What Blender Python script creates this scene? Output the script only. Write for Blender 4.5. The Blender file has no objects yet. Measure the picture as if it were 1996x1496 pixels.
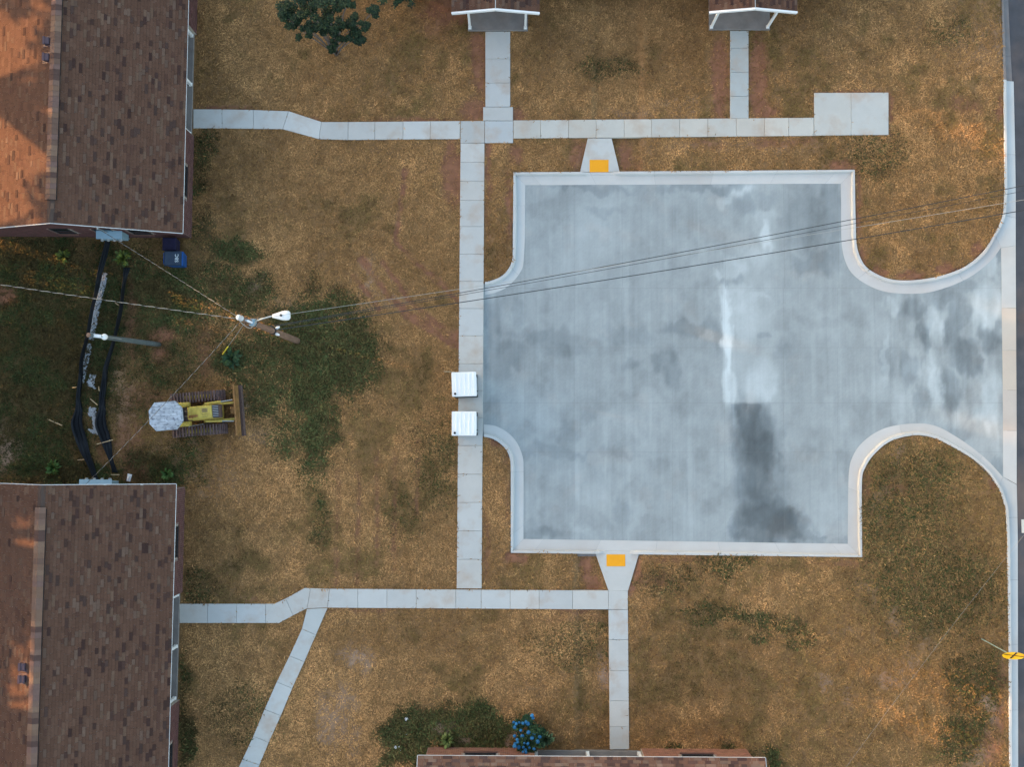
import bpy, math, random
import numpy as np
from mathutils import Vector, Matrix

random.seed(7)
rng = np.random.default_rng(11)
sc = bpy.context.scene
COL = sc.collection

# ------------------------------------------------------------------ camera
H, F = 50.0, 50.0 / 0.0254            # flying height (m), focal length (px of a 1996 px wide picture)
TILT = math.atan(97.0 / F)
cam = bpy.data.cameras.new('camera')
cam.sensor_width = 36.0
cam.lens = 36.0 * F / 1996.0
cam.clip_end = 2000.0
cam_o = bpy.data.objects.new('camera', cam)
cam_o.location = (0, 0, H)
cam_o.rotation_euler = (TILT, 0, 0)
COL.objects.link(cam_o)
sc.camera = cam_o

# ------------------------------------------------------------------ sky, sun, exposure
SUN_EL = math.radians(9.0)
SUN_AZ = math.atan2(-0.95, 0.30)       # from the left of the picture, a little from its top
world = bpy.data.worlds.new('World')
sc.world = world
world.use_nodes = True
nt = world.node_tree
bg = nt.nodes['Background']
sky = nt.nodes.new('ShaderNodeTexSky')
sky.sky_type = 'NISHITA'
sky.sun_disc = False
sky.sun_elevation = SUN_EL
sky.sun_rotation = SUN_AZ
sky.air_density = 1.0
sky.dust_density = 2.5
sky.ozone_density = 0.5
nt.links.new(sky.outputs[0], bg.inputs[0])
bg.inputs[1].default_value = 0.15

sun = bpy.data.lights.new('sun', 'SUN')
sun.energy = 3.0
sun.color = (1.0, 0.56, 0.24)
sun.angle = math.radians(0.6)
sun_o = bpy.data.objects.new('sun', sun)
to_sun = Vector((math.sin(SUN_AZ) * math.cos(SUN_EL), math.cos(SUN_AZ) * math.cos(SUN_EL), math.sin(SUN_EL)))
sun_o.rotation_euler = to_sun.to_track_quat('Z', 'Y').to_euler()
sun_o.location = (-40, 12, 40)
COL.objects.link(sun_o)

vs = sc.view_settings
vs.view_transform = 'Standard'
vs.look = 'None'
vs.exposure = 2.3
vs.gamma = 1.0
sc.render.engine = 'CYCLES'
sc.cycles.use_denoising = True
sc.cycles.denoiser = 'OPENIMAGEDENOISE'
sc.cycles.denoising_input_passes = 'RGB_ALBEDO_NORMAL'
sc.cycles.denoising_prefilter = 'ACCURATE'
sc.cycles.max_bounces = 6

# ------------------------------------------------------------------ survey helpers
_c, _s = math.cos(TILT), math.sin(TILT)


def W(px, py, z=0.0):
    """survey mark on the aerial photograph -> place on the ground (or at height z)"""
    x = (px - 998.0) / F
    y = -(py - 748.0) / F
    d = Vector((x, y * _c + _s, y * _s - _c))
    k = (z - H) / d.z
    return Vector((d.x * k, d.y * k, z))


def PXY(x, y):
    """ground coordinates (arrays) -> photograph coordinates, for the soil and turf map"""
    yc = y * _c - H * _s
    zc = -(y * _s) - H * _c
    # camera space: rotate by -TILT about X
    yc = y * _c + (-H) * _s
    zc = -y * _s + (-H) * _c
    return 998.0 + F * x / (-zc), 748.0 - F * yc / (-zc)


_tab = np.random.default_rng(3).random((256, 256))


def vnoise(x, y, ox=0):
    x = x + ox * 17.31
    y = y + ox * 9.73
    xi = np.floor(x).astype(int)
    yi = np.floor(y).astype(int)
    fx = x - xi
    fy = y - yi
    fx = fx * fx * (3 - 2 * fx)
    fy = fy * fy * (3 - 2 * fy)
    a = _tab[xi & 255, yi & 255]
    b = _tab[(xi + 1) & 255, yi & 255]
    c = _tab[xi & 255, (yi + 1) & 255]
    d = _tab[(xi + 1) & 255, (yi + 1) & 255]
    return (a * (1 - fx) + b * fx) * (1 - fy) + (c * (1 - fx) + d * fx) * fy


def fbm(x, y, o=0, n=4):
    s = np.zeros_like(x)
    a = 0.5
    t = 0
    for i in range(n):
        s += a * vnoise(x, y, o + i * 3)
        t += a
        a *= 0.5
        x = x * 2.03
        y = y * 2.03
    return s / t


def sstep(a, b, x):
    t = np.clip((x - a) / (b - a), 0, 1)
    return t * t * (3 - 2 * t)


def inside(px, py, poly):
    r = np.zeros(px.shape, bool)
    n = len(poly)
    j = n - 1
    for i in range(n):
        xi, yi = poly[i]
        xj, yj = poly[j]
        if yi != yj:
            cnd = ((yi > py) != (yj > py)) & (px < (xj - xi) * (py - yi) / (yj - yi) + xi)
            r ^= cnd
        j = i
    return r


# ------------------------------------------------------------------ object helpers
def tag(o, label=None, cat=None, group=None, kind=None):
    if label:
        o['label'] = label
    if cat:
        o['category'] = cat
    if group:
        o['group'] = group
    if kind:
        o['kind'] = kind
    return o


def empty(name, loc=(0, 0, 0), rz=0.0):
    o = bpy.data.objects.new(name, None)
    o.empty_display_size = 0.3
    o.location = loc
    o.rotation_euler = (0, 0, rz)
    COL.objects.link(o)
    return o


def link(name, me, mat, parent=None, loc=None):
    o = bpy.data.objects.new(name, me)
    if mat is not None and not me.materials:
        me.materials.append(mat)
    if loc is not None:
        o.location = loc
    if parent is not None:
        o.parent = parent
    COL.objects.link(o)
    return o


def np_mesh(name, V, Q, col=None, smooth=False):
    """V (n,3), Q (m,4) or (m,3)"""
    V = np.asarray(V, np.float32)
    Q = np.asarray(Q, np.int32)
    k = Q.shape[1]
    me = bpy.data.meshes.new(name)
    me.vertices.add(len(V))
    me.vertices.foreach_set('co', V.ravel())
    me.loops.add(Q.size)
    me.loops.foreach_set('vertex_index', Q.ravel())
    me.polygons.add(len(Q))
    me.polygons.foreach_set('loop_start', np.arange(0, Q.size, k, dtype=np.int32))
    me.polygons.foreach_set('loop_total', np.full(len(Q), k, np.int32))
    if smooth:
        me.polygons.foreach_set('use_smooth', np.ones(len(Q), bool))
    me.update(calc_edges=True)
    if col is not None:
        at = me.color_attributes.new('Col', 'FLOAT_COLOR', 'POINT')
        c4 = np.ones((len(V), 4), np.float32)
        c4[:, :3] = col
        at.data.foreach_set('color', c4.ravel())
    return me


class MB:
    def __init__(self):
        self.v, self.f, self.c = [], [], []

    def add(self, verts, faces, col=None):
        b = len(self.v)
        self.v += [tuple(p) for p in verts]
        self.f += [tuple(i + b for i in f) for f in faces]
        if col is not None:
            self.c += [col] * len(verts)
        return self

    def hexa(self, lo, hi, col=None):
        """lo, hi: 4 points each, same winding (counter-clockwise from above)"""
        return self.add(list(lo) + list(hi), [(3, 2, 1, 0), (4, 5, 6, 7), (0, 1, 5, 4), (1, 2, 6, 5), (2, 3, 7, 6), (3, 0, 4, 7)], col)

    def box(self, c, s, rz=0.0, m=None, col=None):
        x, y, z = s[0] / 2, s[1] / 2, s[2] / 2
        R = Matrix.Rotation(rz, 3, 'Z') if m is None else m
        C = Vector(c)
        lo = [C + R @ Vector(p) for p in ((-x, -y, -z), (x, -y, -z), (x, y, -z), (-x, y, -z))]
        hi = [C + R @ Vector(p) for p in ((-x, -y, z), (x, -y, z), (x, y, z), (-x, y, z))]
        return self.hexa(lo, hi, col)

    def bbox(self, c, s, b=0.02, rz=0.0, m=None, col=None):
        """box with chamfered upper and vertical edges"""
        x, y, z = s[0] / 2, s[1] / 2, s[2] / 2
        R = Matrix.Rotation(rz, 3, 'Z') if m is None else m
        C = Vector(c)

        def ring(dx, dy, zz, bb):
            X, Y = x - dx, y - dy
            p = [(-X + bb, -Y), (X - bb, -Y), (X, -Y + bb), (X, Y - bb), (X - bb, Y), (-X + bb, Y), (-X, Y - bb), (-X, -Y + bb)]
            return [C + R @ Vector((q[0], q[1], zz)) for q in p]
        r = ring(0, 0, -z, b) + ring(0, 0, z - b, b) + ring(b, b, z, b)
        f = [tuple(range(7, -1, -1)), tuple(range(16, 24))]
        for k in (0, 8):
            for i in range(8):
                j = (i + 1) % 8
                f.append((k + i, k + j, k + 8 + j, k + 8 + i))
        return self.add(r, f, col)

    def tube(self, p0, p1, r0, r1=None, n=8, cap=True, col=None):
        p0, p1 = Vector(p0), Vector(p1)
        r1 = r0 if r1 is None else r1
        d = (p1 - p0).normalized()
        a = d.orthogonal().normalized()
        b = d.cross(a)
        vv = []
        for p, r in ((p0, r0), (p1, r1)):
            for i in range(n):
                t = 2 * math.pi * i / n
                vv.append(p + a * (r * math.cos(t)) + b * (r * math.sin(t)))
        ff = [(i, (i + 1) % n, n + (i + 1) % n, n + i) for i in range(n)]
        if cap:
            ff += [tuple(range(n - 1, -1, -1)), tuple(range(n, 2 * n))]
        return self.add(vv, ff, col)

    def path(self, pts, rad, n=6, col=None):
        pts = [Vector(p) for p in pts]
        m = len(pts)
        if not hasattr(rad, '__len__'):
            rad = [rad] * m
        vv = []
        a = None
        for i, p in enumerate(pts):
            d = (pts[min(i + 1, m - 1)] - pts[max(i - 1, 0)]).normalized()
            if a is None:
                a = d.orthogonal().normalized()
            a = (a - d * a.dot(d)).normalized()
            b = d.cross(a)
            for k in range(n):
                t = 2 * math.pi * k / n
                vv.append(p + a * (rad[i] * math.cos(t)) + b * (rad[i] * math.sin(t)))
        ff = []
        for i in range(m - 1):
            for k in range(n):
                ff.append((i * n + k, i * n + (k + 1) % n, (i + 1) * n + (k + 1) % n, (i + 1) * n + k))
        ff += [tuple(range(n - 1, -1, -1)), tuple(range((m - 1) * n, m * n))]
        return self.add(vv, ff, col)

    def lathe(self, base, prof, n=12, axis=None, col=None):
        """prof: (radius, height) from bottom to top along axis"""
        B = Vector(base)
        d = Vector(axis or (0, 0, 1)).normalized()
        a = d.orthogonal().normalized()
        b = d.cross(a)
        vv, ff = [], []
        for r, h in prof:
            for k in range(n):
                t = 2 * math.pi * k / n
                vv.append(B + d * h + a * (r * math.cos(t)) + b * (r * math.sin(t)))
        for i in range(len(prof) - 1):
            for k in range(n):
                ff.append((i * n + k, i * n + (k + 1) % n, (i + 1) * n + (k + 1) % n, (i + 1) * n + k))
        m = len(prof)
        ff += [tuple(range(n - 1, -1, -1)), tuple(range((m - 1) * n, m * n))]
        return self.add(vv, ff, col)

    def prism(self, poly, z0, z1, col=None):
        n = len(poly)
        lo = [(p[0], p[1], z0) for p in poly]
        hi = [(p[0], p[1], z1) for p in poly]
        f = [tuple(range(n - 1, -1, -1)), tuple(range(n, 2 * n))]
        f += [(i, (i + 1) % n, n + (i + 1) % n, n + i) for i in range(n)]
        return self.add(lo + hi, f, col)

    def mesh(self, name, smooth=False):
        me = bpy.data.meshes.new(name)
        me.from_pydata(self.v, [], self.f)
        if smooth:
            me.polygons.foreach_set('use_smooth', [True] * len(me.polygons))
        if self.c and len(self.c) == len(self.v):
            at = me.color_attributes.new('Col', 'FLOAT_COLOR', 'POINT')
            c4 = np.ones((len(self.v), 4), np.float32)
            c4[:, :3] = np.array(self.c, np.float32)[:, :3]
            at.data.foreach_set('color', c4.ravel())
        me.update()
        return me

    def build(self, name, mat, parent=None, smooth=False, loc=None):
        return link(name, self.mesh(name, smooth), mat, parent, loc)


# ------------------------------------------------------------------ materials
def mat(name, col, rough=0.8, var=0.12, scale=3.0, bump=0.0, bscale=40.0, metal=0.0, objvar=0.0, attr=False, objcol=False,
        stain=None, sscale=0.6, samt=0.0, spec=0.3, streak=None, fine=0.0):
    m = bpy.data.materials.new(name)
    m.use_nodes = True
    N, L = m.node_tree.nodes, m.node_tree.links
    p = N['Principled BSDF']
    p.inputs['Roughness'].default_value = rough
    p.inputs['Metallic'].default_value = metal
    p.inputs['Specular IOR Level'].default_value = spec
    geo = N.new('ShaderNodeNewGeometry')
    if attr:
        a = N.new('ShaderNodeVertexColor')
        a.layer_name = 'Col'
        cur = a.outputs[0]
    elif objcol:
        oi0 = N.new('ShaderNodeObjectInfo')
        mx0 = N.new('ShaderNodeMix')
        mx0.data_type = 'RGBA'
        mx0.blend_type = 'MULTIPLY'
        mx0.inputs[0].default_value = 1.0
        mx0.inputs[6].default_value = (*col, 1)
        L.new(oi0.outputs['Color'], mx0.inputs[7])
        cur = mx0.outputs[2]
    else:
        r = N.new('ShaderNodeRGB')
        r.outputs[0].default_value = (*col, 1)
        cur = r.outputs[0]

    def noise(sc_, det=5.0, vec=None, rgh=0.6):
        n = N.new('ShaderNodeTexNoise')
        n.inputs['Scale'].default_value = sc_
        n.inputs['Detail'].default_value = det
        n.inputs['Roughness'].default_value = rgh
        L.new(vec or geo.outputs['Position'], n.inputs['Vector'])
        return n.outputs['Fac']

    def mrange(src, a, b, lo, hi):
        q = N.new('ShaderNodeMapRange')
        q.inputs[1].default_value = a
        q.inputs[2].default_value = b
        q.inputs[3].default_value = lo
        q.inputs[4].default_value = hi
        L.new(src, q.inputs[0])
        return q.outputs[0]

    def mul(cur, fac):
        h = N.new('ShaderNodeHueSaturation')
        L.new(cur, h.inputs['Color'])
        L.new(fac, h.inputs['Value'])
        return h.outputs[0]
    if var:
        cur = mul(cur, mrange(noise(scale), 0.25, 0.75, 1 - var, 1 + var))
    if fine:
        cur = mul(cur, mrange(noise(60.0, 3.0), 0.25, 0.75, 1 - fine, 1 + fine))
    if streak:
        mp = N.new('ShaderNodeMapping')
        mp.inputs['Scale'].default_value = streak[:3]
        L.new(geo.outputs['Position'], mp.inputs['Vector'])
        cur = mul(cur, mrange(noise(1.0, 4.0, mp.outputs[0]), 0.25, 0.75, 1 - streak[3], 1 + streak[3]))
    if objvar:
        oi = N.new('ShaderNodeObjectInfo')
        cur = mul(cur, mrange(oi.outputs['Random'], 0, 1, 1 - objvar, 1 + objvar))
    if stain is not None:
        mx = N.new('ShaderNodeMix')
        mx.data_type = 'RGBA'
        L.new(mrange(noise(sscale, 6.0), 0.5, 0.78, 0, samt), mx.inputs[0])
        L.new(cur, mx.inputs[6])
        mx.inputs[7].default_value = (*stain, 1)
        cur = mx.outputs[2]
    L.new(cur, p.inputs['Base Color'])
    if bump:
        b = N.new('ShaderNodeBump')
        b.inputs['Strength'].default_value = bump
        b.inputs['Distance'].default_value = 0.01
        L.new(noise(bscale), b.inputs['Height'])
        L.new(b.outputs[0], p.inputs['Normal'])
    return m


M = {}
M['soil'] = mat('soil', (1, 1, 1), 0.95, 0.22, 2.5, 0.5, 30, attr=True, fine=0.25, spec=0.1)
M['grass'] = mat('grass', (1, 1, 1), 0.9, 0.0, attr=True, spec=0.12)
M['walk'] = mat('walk_concrete', (0.50, 0.49, 0.465), 0.85, 0.05, 1.3, 0.15, 60, objvar=0.05, objcol=True, stain=(0.42, 0.29, 0.20), sscale=0.9, samt=0.7, fine=0.07)
M['kerb'] = mat('kerb_concrete', (0.53, 0.52, 0.50), 0.85, 0.05, 1.0, 0.1, 60, objvar=0.04, objcol=True, stain=(0.45, 0.33, 0.26), sscale=0.35, samt=0.3, fine=0.04)
M['oldkerb'] = mat('old_kerb_concrete', (0.20, 0.185, 0.18), 0.9, 0.15, 2.0, 0.2, 60, objvar=0.05, stain=(0.26, 0.17, 0.13), sscale=0.8, samt=0.6, fine=0.1)
M['lot'] = mat('lot_concrete', (1, 1, 1), 0.9, 0.03, 0.8, 0.1, 80, attr=True, fine=0.08, spec=0.2, streak=(9.0, 0.35, 1.0, 0.03))
M['asphalt'] = mat('asphalt', (0.068, 0.069, 0.078), 0.9, 0.2, 1.2, 0.4, 90, stain=(0.20, 0.135, 0.105), sscale=0.12, samt=1.0, fine=0.2)
M['yellow'] = mat('tactile_yellow', (0.85, 0.36, 0.012), 0.6, 0.04, 3.0)
M['shingle'] = mat('shingle', (1, 1, 1), 0.95, 0.10, 6.0, 0.4, 150, attr=True, fine=0.12, spec=0.1)
M['tab'] = mat('shingle_tab', (1, 1, 1), 0.95, 0.10, 6.0, 0.4, 150, objcol=True, fine=0.12, spec=0.1)
M['brick'] = mat('brick', (1, 1, 1), 0.9, 0.10, 8.0, 0.3, 120, attr=True, fine=0.1, spec=0.15)
M['mortar'] = mat('mortar', (0.40, 0.345, 0.30), 0.95, 0.12, 3.0, 0.2, 80)
M['white'] = mat('white_paint', (0.78, 0.78, 0.78), 0.55, 0.04, 2.0)
M['dark'] = mat('dark_metal', (0.02, 0.02, 0.024), 0.6, 0.1, 3.0)
M['glass'] = mat('window_glass', (0.015, 0.02, 0.025), 0.08, 0.0, spec=0.5)
M['porch'] = mat('porch_slab', (0.21, 0.19, 0.178), 0.85, 0.2, 2.0, 0.15, 60, stain=(0.2, 0.15, 0.12), sscale=1.5, samt=0.5, fine=0.1)
M['ceiling'] = mat('porch_ceiling', (0.55, 0.55, 0.53), 0.8, 0.05)
M['vent'] = mat('vent_metal', (0.09, 0.062, 0.075), 0.45, 0.15, 8.0, metal=0.3)
M['meter'] = mat('galvanised_cabinet', (0.30, 0.45, 0.54), 0.45, 0.08, 4.0, metal=0.3)
M['wood'] = mat('pole_wood', (0.21, 0.128, 0.090), 0.9, 0.25, 6.0, 0.5, 40, streak=(6, 6, 0.6, 0.3))
M['greypole'] = mat('grey_pole', (0.10, 0.12, 0.125), 0.7, 0.2, 5.0, streak=(6, 6, 0.6, 0.2))
M['galv'] = mat('galvanised_steel', (0.45, 0.47, 0.48), 0.4, 0.1, 6.0, metal=0.5)
M['stake'] = mat('stake_wood', (0.46, 0.34, 0.20), 0.85, 0.15, 10.0)
M['silt'] = mat('silt_fabric', (0.006, 0.0075, 0.011), 0.6, 0.3, 6.0, 0.6, 30, streak=(22, 2, 2, 0.45), spec=0.3)
M['gravel'] = mat('pale_gravel', (0.42, 0.43, 0.44), 0.9, 0.25, 9.0, 0.5, 60, fine=0.2)
M['dozer'] = mat('dozer_yellow', (0.52, 0.40, 0.085), 0.5, 0.14, 5.0, 0.1, 30, stain=(0.16, 0.09, 0.04), sscale=4.0, samt=0.55)
M['rust'] = mat('rusty_steel', (0.25, 0.13, 0.045), 0.75, 0.35, 7.0, 0.3, 60, stain=(0.07, 0.04, 0.03), sscale=5.0, samt=0.7)
M['track'] = mat('track_steel', (0.15, 0.10, 0.092), 0.65, 0.35, 9.0, 0.3, 60, objvar=0.3)
M['blackp'] = mat('black_plastic', (0.02, 0.02, 0.022), 0.5, 0.1, 5.0)
M['canopy'] = mat('weathered_canopy', (0.37, 0.41, 0.46), 0.55, 0.15, 2.0, 0.2, 40, stain=(0.06, 0.07, 0.10), sscale=7.0, samt=1.3, streak=(2.5, 16.0, 1.0, 0.45))
M['toilet'] = mat('moulded_plastic_grey', (0.42, 0.48, 0.52), 0.45, 0.05, 3.0)
M['toiletroof'] = mat('moulded_plastic_white', (0.80, 0.80, 0.80), 0.45, 0.04, 2.0, streak=(14, 0.4, 1, 0.05))
M['bin'] = mat('bin_blue', (0.008, 0.075, 0.27), 0.35, 0.1, 4.0)
M['binlid'] = mat('bin_lid', (0.022, 0.04, 0.07), 0.4, 0.2, 3.0, stain=(0.06, 0.055, 0.06), sscale=2.0, samt=0.5)
M['navy'] = mat('navy_fabric', (0.012, 0.010, 0.035), 0.8, 0.3, 6.0, 0.4, 30)
M['print'] = mat('white_print', (0.62, 0.70, 0.74), 0.6, 0.05)
M['signy'] = mat('sign_yellow', (0.85, 0.50, 0.01), 0.4, 0.04)
M['signpost'] = mat('sign_post', (0.20, 0.26, 0.23), 0.6, 0.2, 6.0)
M['bark'] = mat('bark', (0.17, 0.14, 0.125), 0.9, 0.25, 8.0, 0.4, 50)
M['leaf'] = mat('leaf', (1, 1, 1), 0.65, 0.0, attr=True, spec=0.25)
M['hyd'] = mat('hydrangea_blue', (0.035, 0.20, 0.42), 0.7, 0.35, 25.0, objvar=0.25)
M['stone'] = mat('white_stone', (0.72, 0.70, 0.70), 0.7, 0.1, 12.0)
M['wirew'] = mat('bare_wire', (0.36, 0.36, 0.34), 0.4, 0.1, 8.0, metal=0.4)
M['wireb'] = mat('black_wire', (0.025, 0.03, 0.035), 0.5, 0.0)
M['guard'] = mat('guy_guard_yellow', (0.70, 0.58, 0.05), 0.5, 0.1)
M['paint'] = mat('road_paint', (0.62, 0.58, 0.50), 0.7, 0.1, 8.0)

# ------------------------------------------------------------------ the survey: kerbs
KA = ([(945, 550), (960, 546.5), (976, 539.5), (988, 528.5), (996, 514.5), (999, 500), (999.6, 466), (1000.2, 400), (1000.6, 336)],
      [(945, 575), (966, 569.6), (986, 560.6), (1002, 546.5), (1014, 530.5), (1020, 514.5), (1023, 470), (1023.6, 400), (1024, 360)])
KB = ([(1000.6, 336), (1666, 331)], [(1024, 360), (1640.5, 357)])
KC1 = ([(1666, 331), (1667, 400), (1668, 438), (1669, 470), (1674, 495), (1686, 518), (1706, 533), (1734, 544), (1767, 547), (1809, 543), (1847, 534), (1884, 518), (1917, 490), (1940, 453)],
       [(1640.5, 357), (1641, 400), (1641, 440), (1642.5, 478), (1649, 508), (1662, 532), (1687, 552), (1722, 567), (1762, 572), (1810, 570), (1858, 556), (1900, 535), (1935, 506), (1953, 482)])
KC2 = ([(1940, 453), (1947, 440), (1955, 418), (1958, 375), (1957, 300), (1956, 155)],
       [(1953, 482), (1982, 478), (1982, 424), (1982, 375), (1981, 300), (1978, 157)])
KH = ([(1956, 155), (1953.5, 60), (1951, -60)], [(1975, 157), (1970, 60), (1965, -60)])
KE1 = ([(1680.5, 1087), (1680, 1020), (1680, 938), (1686, 913), (1704, 886), (1737, 860), (1784, 849), (1822, 855), (1859, 873), (1897, 896), (1927, 923), (1947, 953)],
       [(1654, 1061.5), (1654.5, 1010), (1656, 926), (1664, 890), (1686, 860), (1727, 835), (1784, 826), (1826, 831), (1866, 852), (1906, 880), (1935, 906), (1957, 931)])
KE2 = ([(1947, 953), (1951, 963), (1960, 991), (1963, 1048), (1966, 1300), (1967, 1560)],
       [(1957, 931), (1984, 946), (1985, 991), (1986, 1048), (1986.5, 1300), (1987, 1560)])
KF = ([(1680.5, 1087), (995.5, 1078.5)], [(1654, 1061.5), (1020.5, 1052)])
KG = ([(995.6, 1078.5), (995.5, 1000), (995.4, 920), (994, 896), (988, 880), (976, 866), (960, 856), (943, 852)],
      [(1020.5, 1052), (1020.6, 990), (1020.6, 920), (1019, 892), (1008, 864), (990, 844), (966, 831), (943, 828)])
LOT_POLY = (KA[0] + KB[0][1:] + KC1[0][1:] + KC2[0][1:] + KH[0][1:] + [(2265, -60), (2265, 1560)] + KE2[0][::-1] + KE1[0][::-1] + KF[0][1:] + KG[0][1:] + [(939, 852), (941, 550)])
Z_TOP, Z_LOT = 0.03, -0.12

RAMP_N = [(1131, 334), (1208, 333.5), (1192, 270), (1145.5, 270)]
RAMP_S = [(1246, 1081), (1161, 1080), (1186, 1152), (1224, 1152)]

# ------------------------------------------------------------------ the survey: paths (quads of slabs, clockwise in the picture)
PATHS = []


def strip(pairs):
    """pairs of cross-joint ends -> slabs"""
    return [[pairs[i][0], pairs[i + 1][0], pairs[i + 1][1], pairs[i][1]] for i in range(len(pairs) - 1)]


def lerp2(a, b, t):
    return (a[0] + (b[0] - a[0]) * t, a[1] + (b[1] - a[1]) * t)


# left-hand path to the upper house
xs = [(377, 213, 250.3), (433, 213.3, 250.5), (494, 214.5, 251.2)]
pa = [((x, a), (x, b)) for x, a, b in xs] + [((563, 217), (551.6, 252)), ((627, 238), (622, 271.5))]
pa += [((x, 238 - (x - 679) * 0.009), (x - 0.5, 273 - (x - 679) * 0.008)) for x in (679, 731, 786, 839, 897)]
PATHS.append(('path', strip(pa), (1, 1, 1)))
# cross over and pads
PATHS.append(('path', [[(897.5, 236), (944.5, 236), (944.5, 279), (897.5, 279)], [(944.8, 236), (1000.3, 236), (1000.3, 279), (944.8, 279)],
                       [(941.5, 209), (1000, 209), (1000, 235.5), (941.5, 235.5)]], (0.90, 0.93, 0.96)))
PATHS.append(('path', strip([((946, y), (994.7, y)) for y in (61.5, 115, 162, 208.6)]), (1.0, 1.0, 1.0)))
ex = [1000.6, 1053.6, 1108, 1162, 1216.5, 1270, 1324.6, 1379.7, 1435, 1490, 1537, 1586]
PATHS.append(('path', strip([((x, 234.8 - (x - 1000) * 0.009), (x, 270.3 - (x - 1000) * 0.009)) for x in ex]), (1.04, 1.0, 0.94)))
PATHS.append(('concrete_pad', strip([((1586.4, 181), (1586.4, 264.8)), ((1658.5, 180.8), (1658.5, 264)), ((1731.6, 180.5), (1731.6, 263.3))]), (0.98, 1, 1)))
PATHS.append(('path', strip([((1422.8, y), (1459, y)) for y in (60, 94, 141, 188, 231)]), (0.85, 0.90, 0.92)))
# the long wide path
ys = [279.3, 316.5, 353.5, 391, 442, 495.5, 549, 602, 655, 709.5, 762, 815, 869, 925, 980, 1035.5, 1091, 1148]


def wide(y):
    t = (y - 279) / (1148 - 279)
    return ((897.7 - 7.7 * t, y), (944.5 - 5.5 * t, y))


PATHS.append(('path', strip([wide(y) for y in ys]), (1, 1, 1)))
# lower path
pb = [((x, 1177.7), (x, 1215.3)) for x in (350, 405, 461, 518)] + [((535, 1177.4), (544, 1215.7))]
pb = pb[:-1] + [((557, 1167.4), (571.5, 1200.5)), ((605.4, 1147.3), (599, 1186.8)), ((642.5, 1148.4), (638.5, 1185.3))]
pb += [((x, 1148.4 + (x - 642) * 0.0062), (x, 1185.5 + (x - 642) * 0.006)) for x in (697.6, 754.5, 811.4, 888.6, 938, 994.4, 1050.8, 1116, 1186, 1223.8)]
lower = strip(pb)
lower[3] = [(518, 1177.7), (535, 1177.4), (557, 1167.4), (571.5, 1200.5), (544, 1215.7), (518, 1215.3)]
lower[4] = [(557, 1167.4), (594, 1146.8), (605.4, 1147.3), (599, 1186.8), (571.5, 1200.5)]
PATHS.append(('path', lower, (1, 1.0, 1.0)))
dg = [((598.5, 1187.6), (638.5, 1186)), ((588.6, 1226.8), (616, 1238.3)), ((564.5, 1279.4), (593.4, 1291)), ((539.7, 1330), (569.8, 1342.6)),
      ((515.7, 1383.7), (547.7, 1396)), ((493.9, 1436.3), (524.2, 1448)), ((473, 1481), (506, 1492)), ((450, 1530), (484, 1541))]
PATHS.append(('path', strip(dg), (0.98, 1, 1)))
PATHS.append(('path', strip([((1186.2 + (y - 1188) * 0.0095, y), (1223.8 + (y - 1188) * 0.0095, y)) for y in (1189.2, 1248, 1308, 1367, 1417.5, 1462)]), (1, 1, 1)))
ALL_SLABS = [q for p in PATHS for q in p[1]]

# ------------------------------------------------------------------ houses: frames
LEN, DEP, ZE, ZR, OH, RK = 15.5, 9.8, 2.6, 4.72, 0.39, 0.27
hA0 = W(373.4, 464)
hA1 = W(384.7, 0)
dA = math.atan2(hA1.y - hA0.y, hA1.x - hA0.x)
hBn = W(361, 950)
hBs = W(346, 1496)
dB = math.atan2(hBn.y - hBs.y, hBn.x - hBs.x)
hB0 = hBn - Vector((math.cos(dB), math.sin(dB), 0)) * LEN
hC0 = W(1455, 1461.6)
hC1 = W(845, 1457.6)
dC = math.atan2(hC1.y - hC0.y, hC1.x - hC0.x)


def foot(o, d, x0, x1, y0, y1):
    c, s = math.cos(d), math.sin(d)
    return [(o.x + c * x - s * y, o.y + s * x + c * y) for x, y in ((x0, y0), (x1, y0), (x1, y1), (x0, y1))]


# ------------------------------------------------------------------ soil map
def segd(px, py, a, b):
    ax, ay = a
    bx, by = b
    L2 = (bx - ax) ** 2 + (by - ay) ** 2
    t = np.clip(((px - ax) * (bx - ax) + (py - ay) * (by - ay)) / L2, 0, 1)
    return np.hypot(px - ax - t * (bx - ax), py - ay - t * (by - ay))


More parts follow.
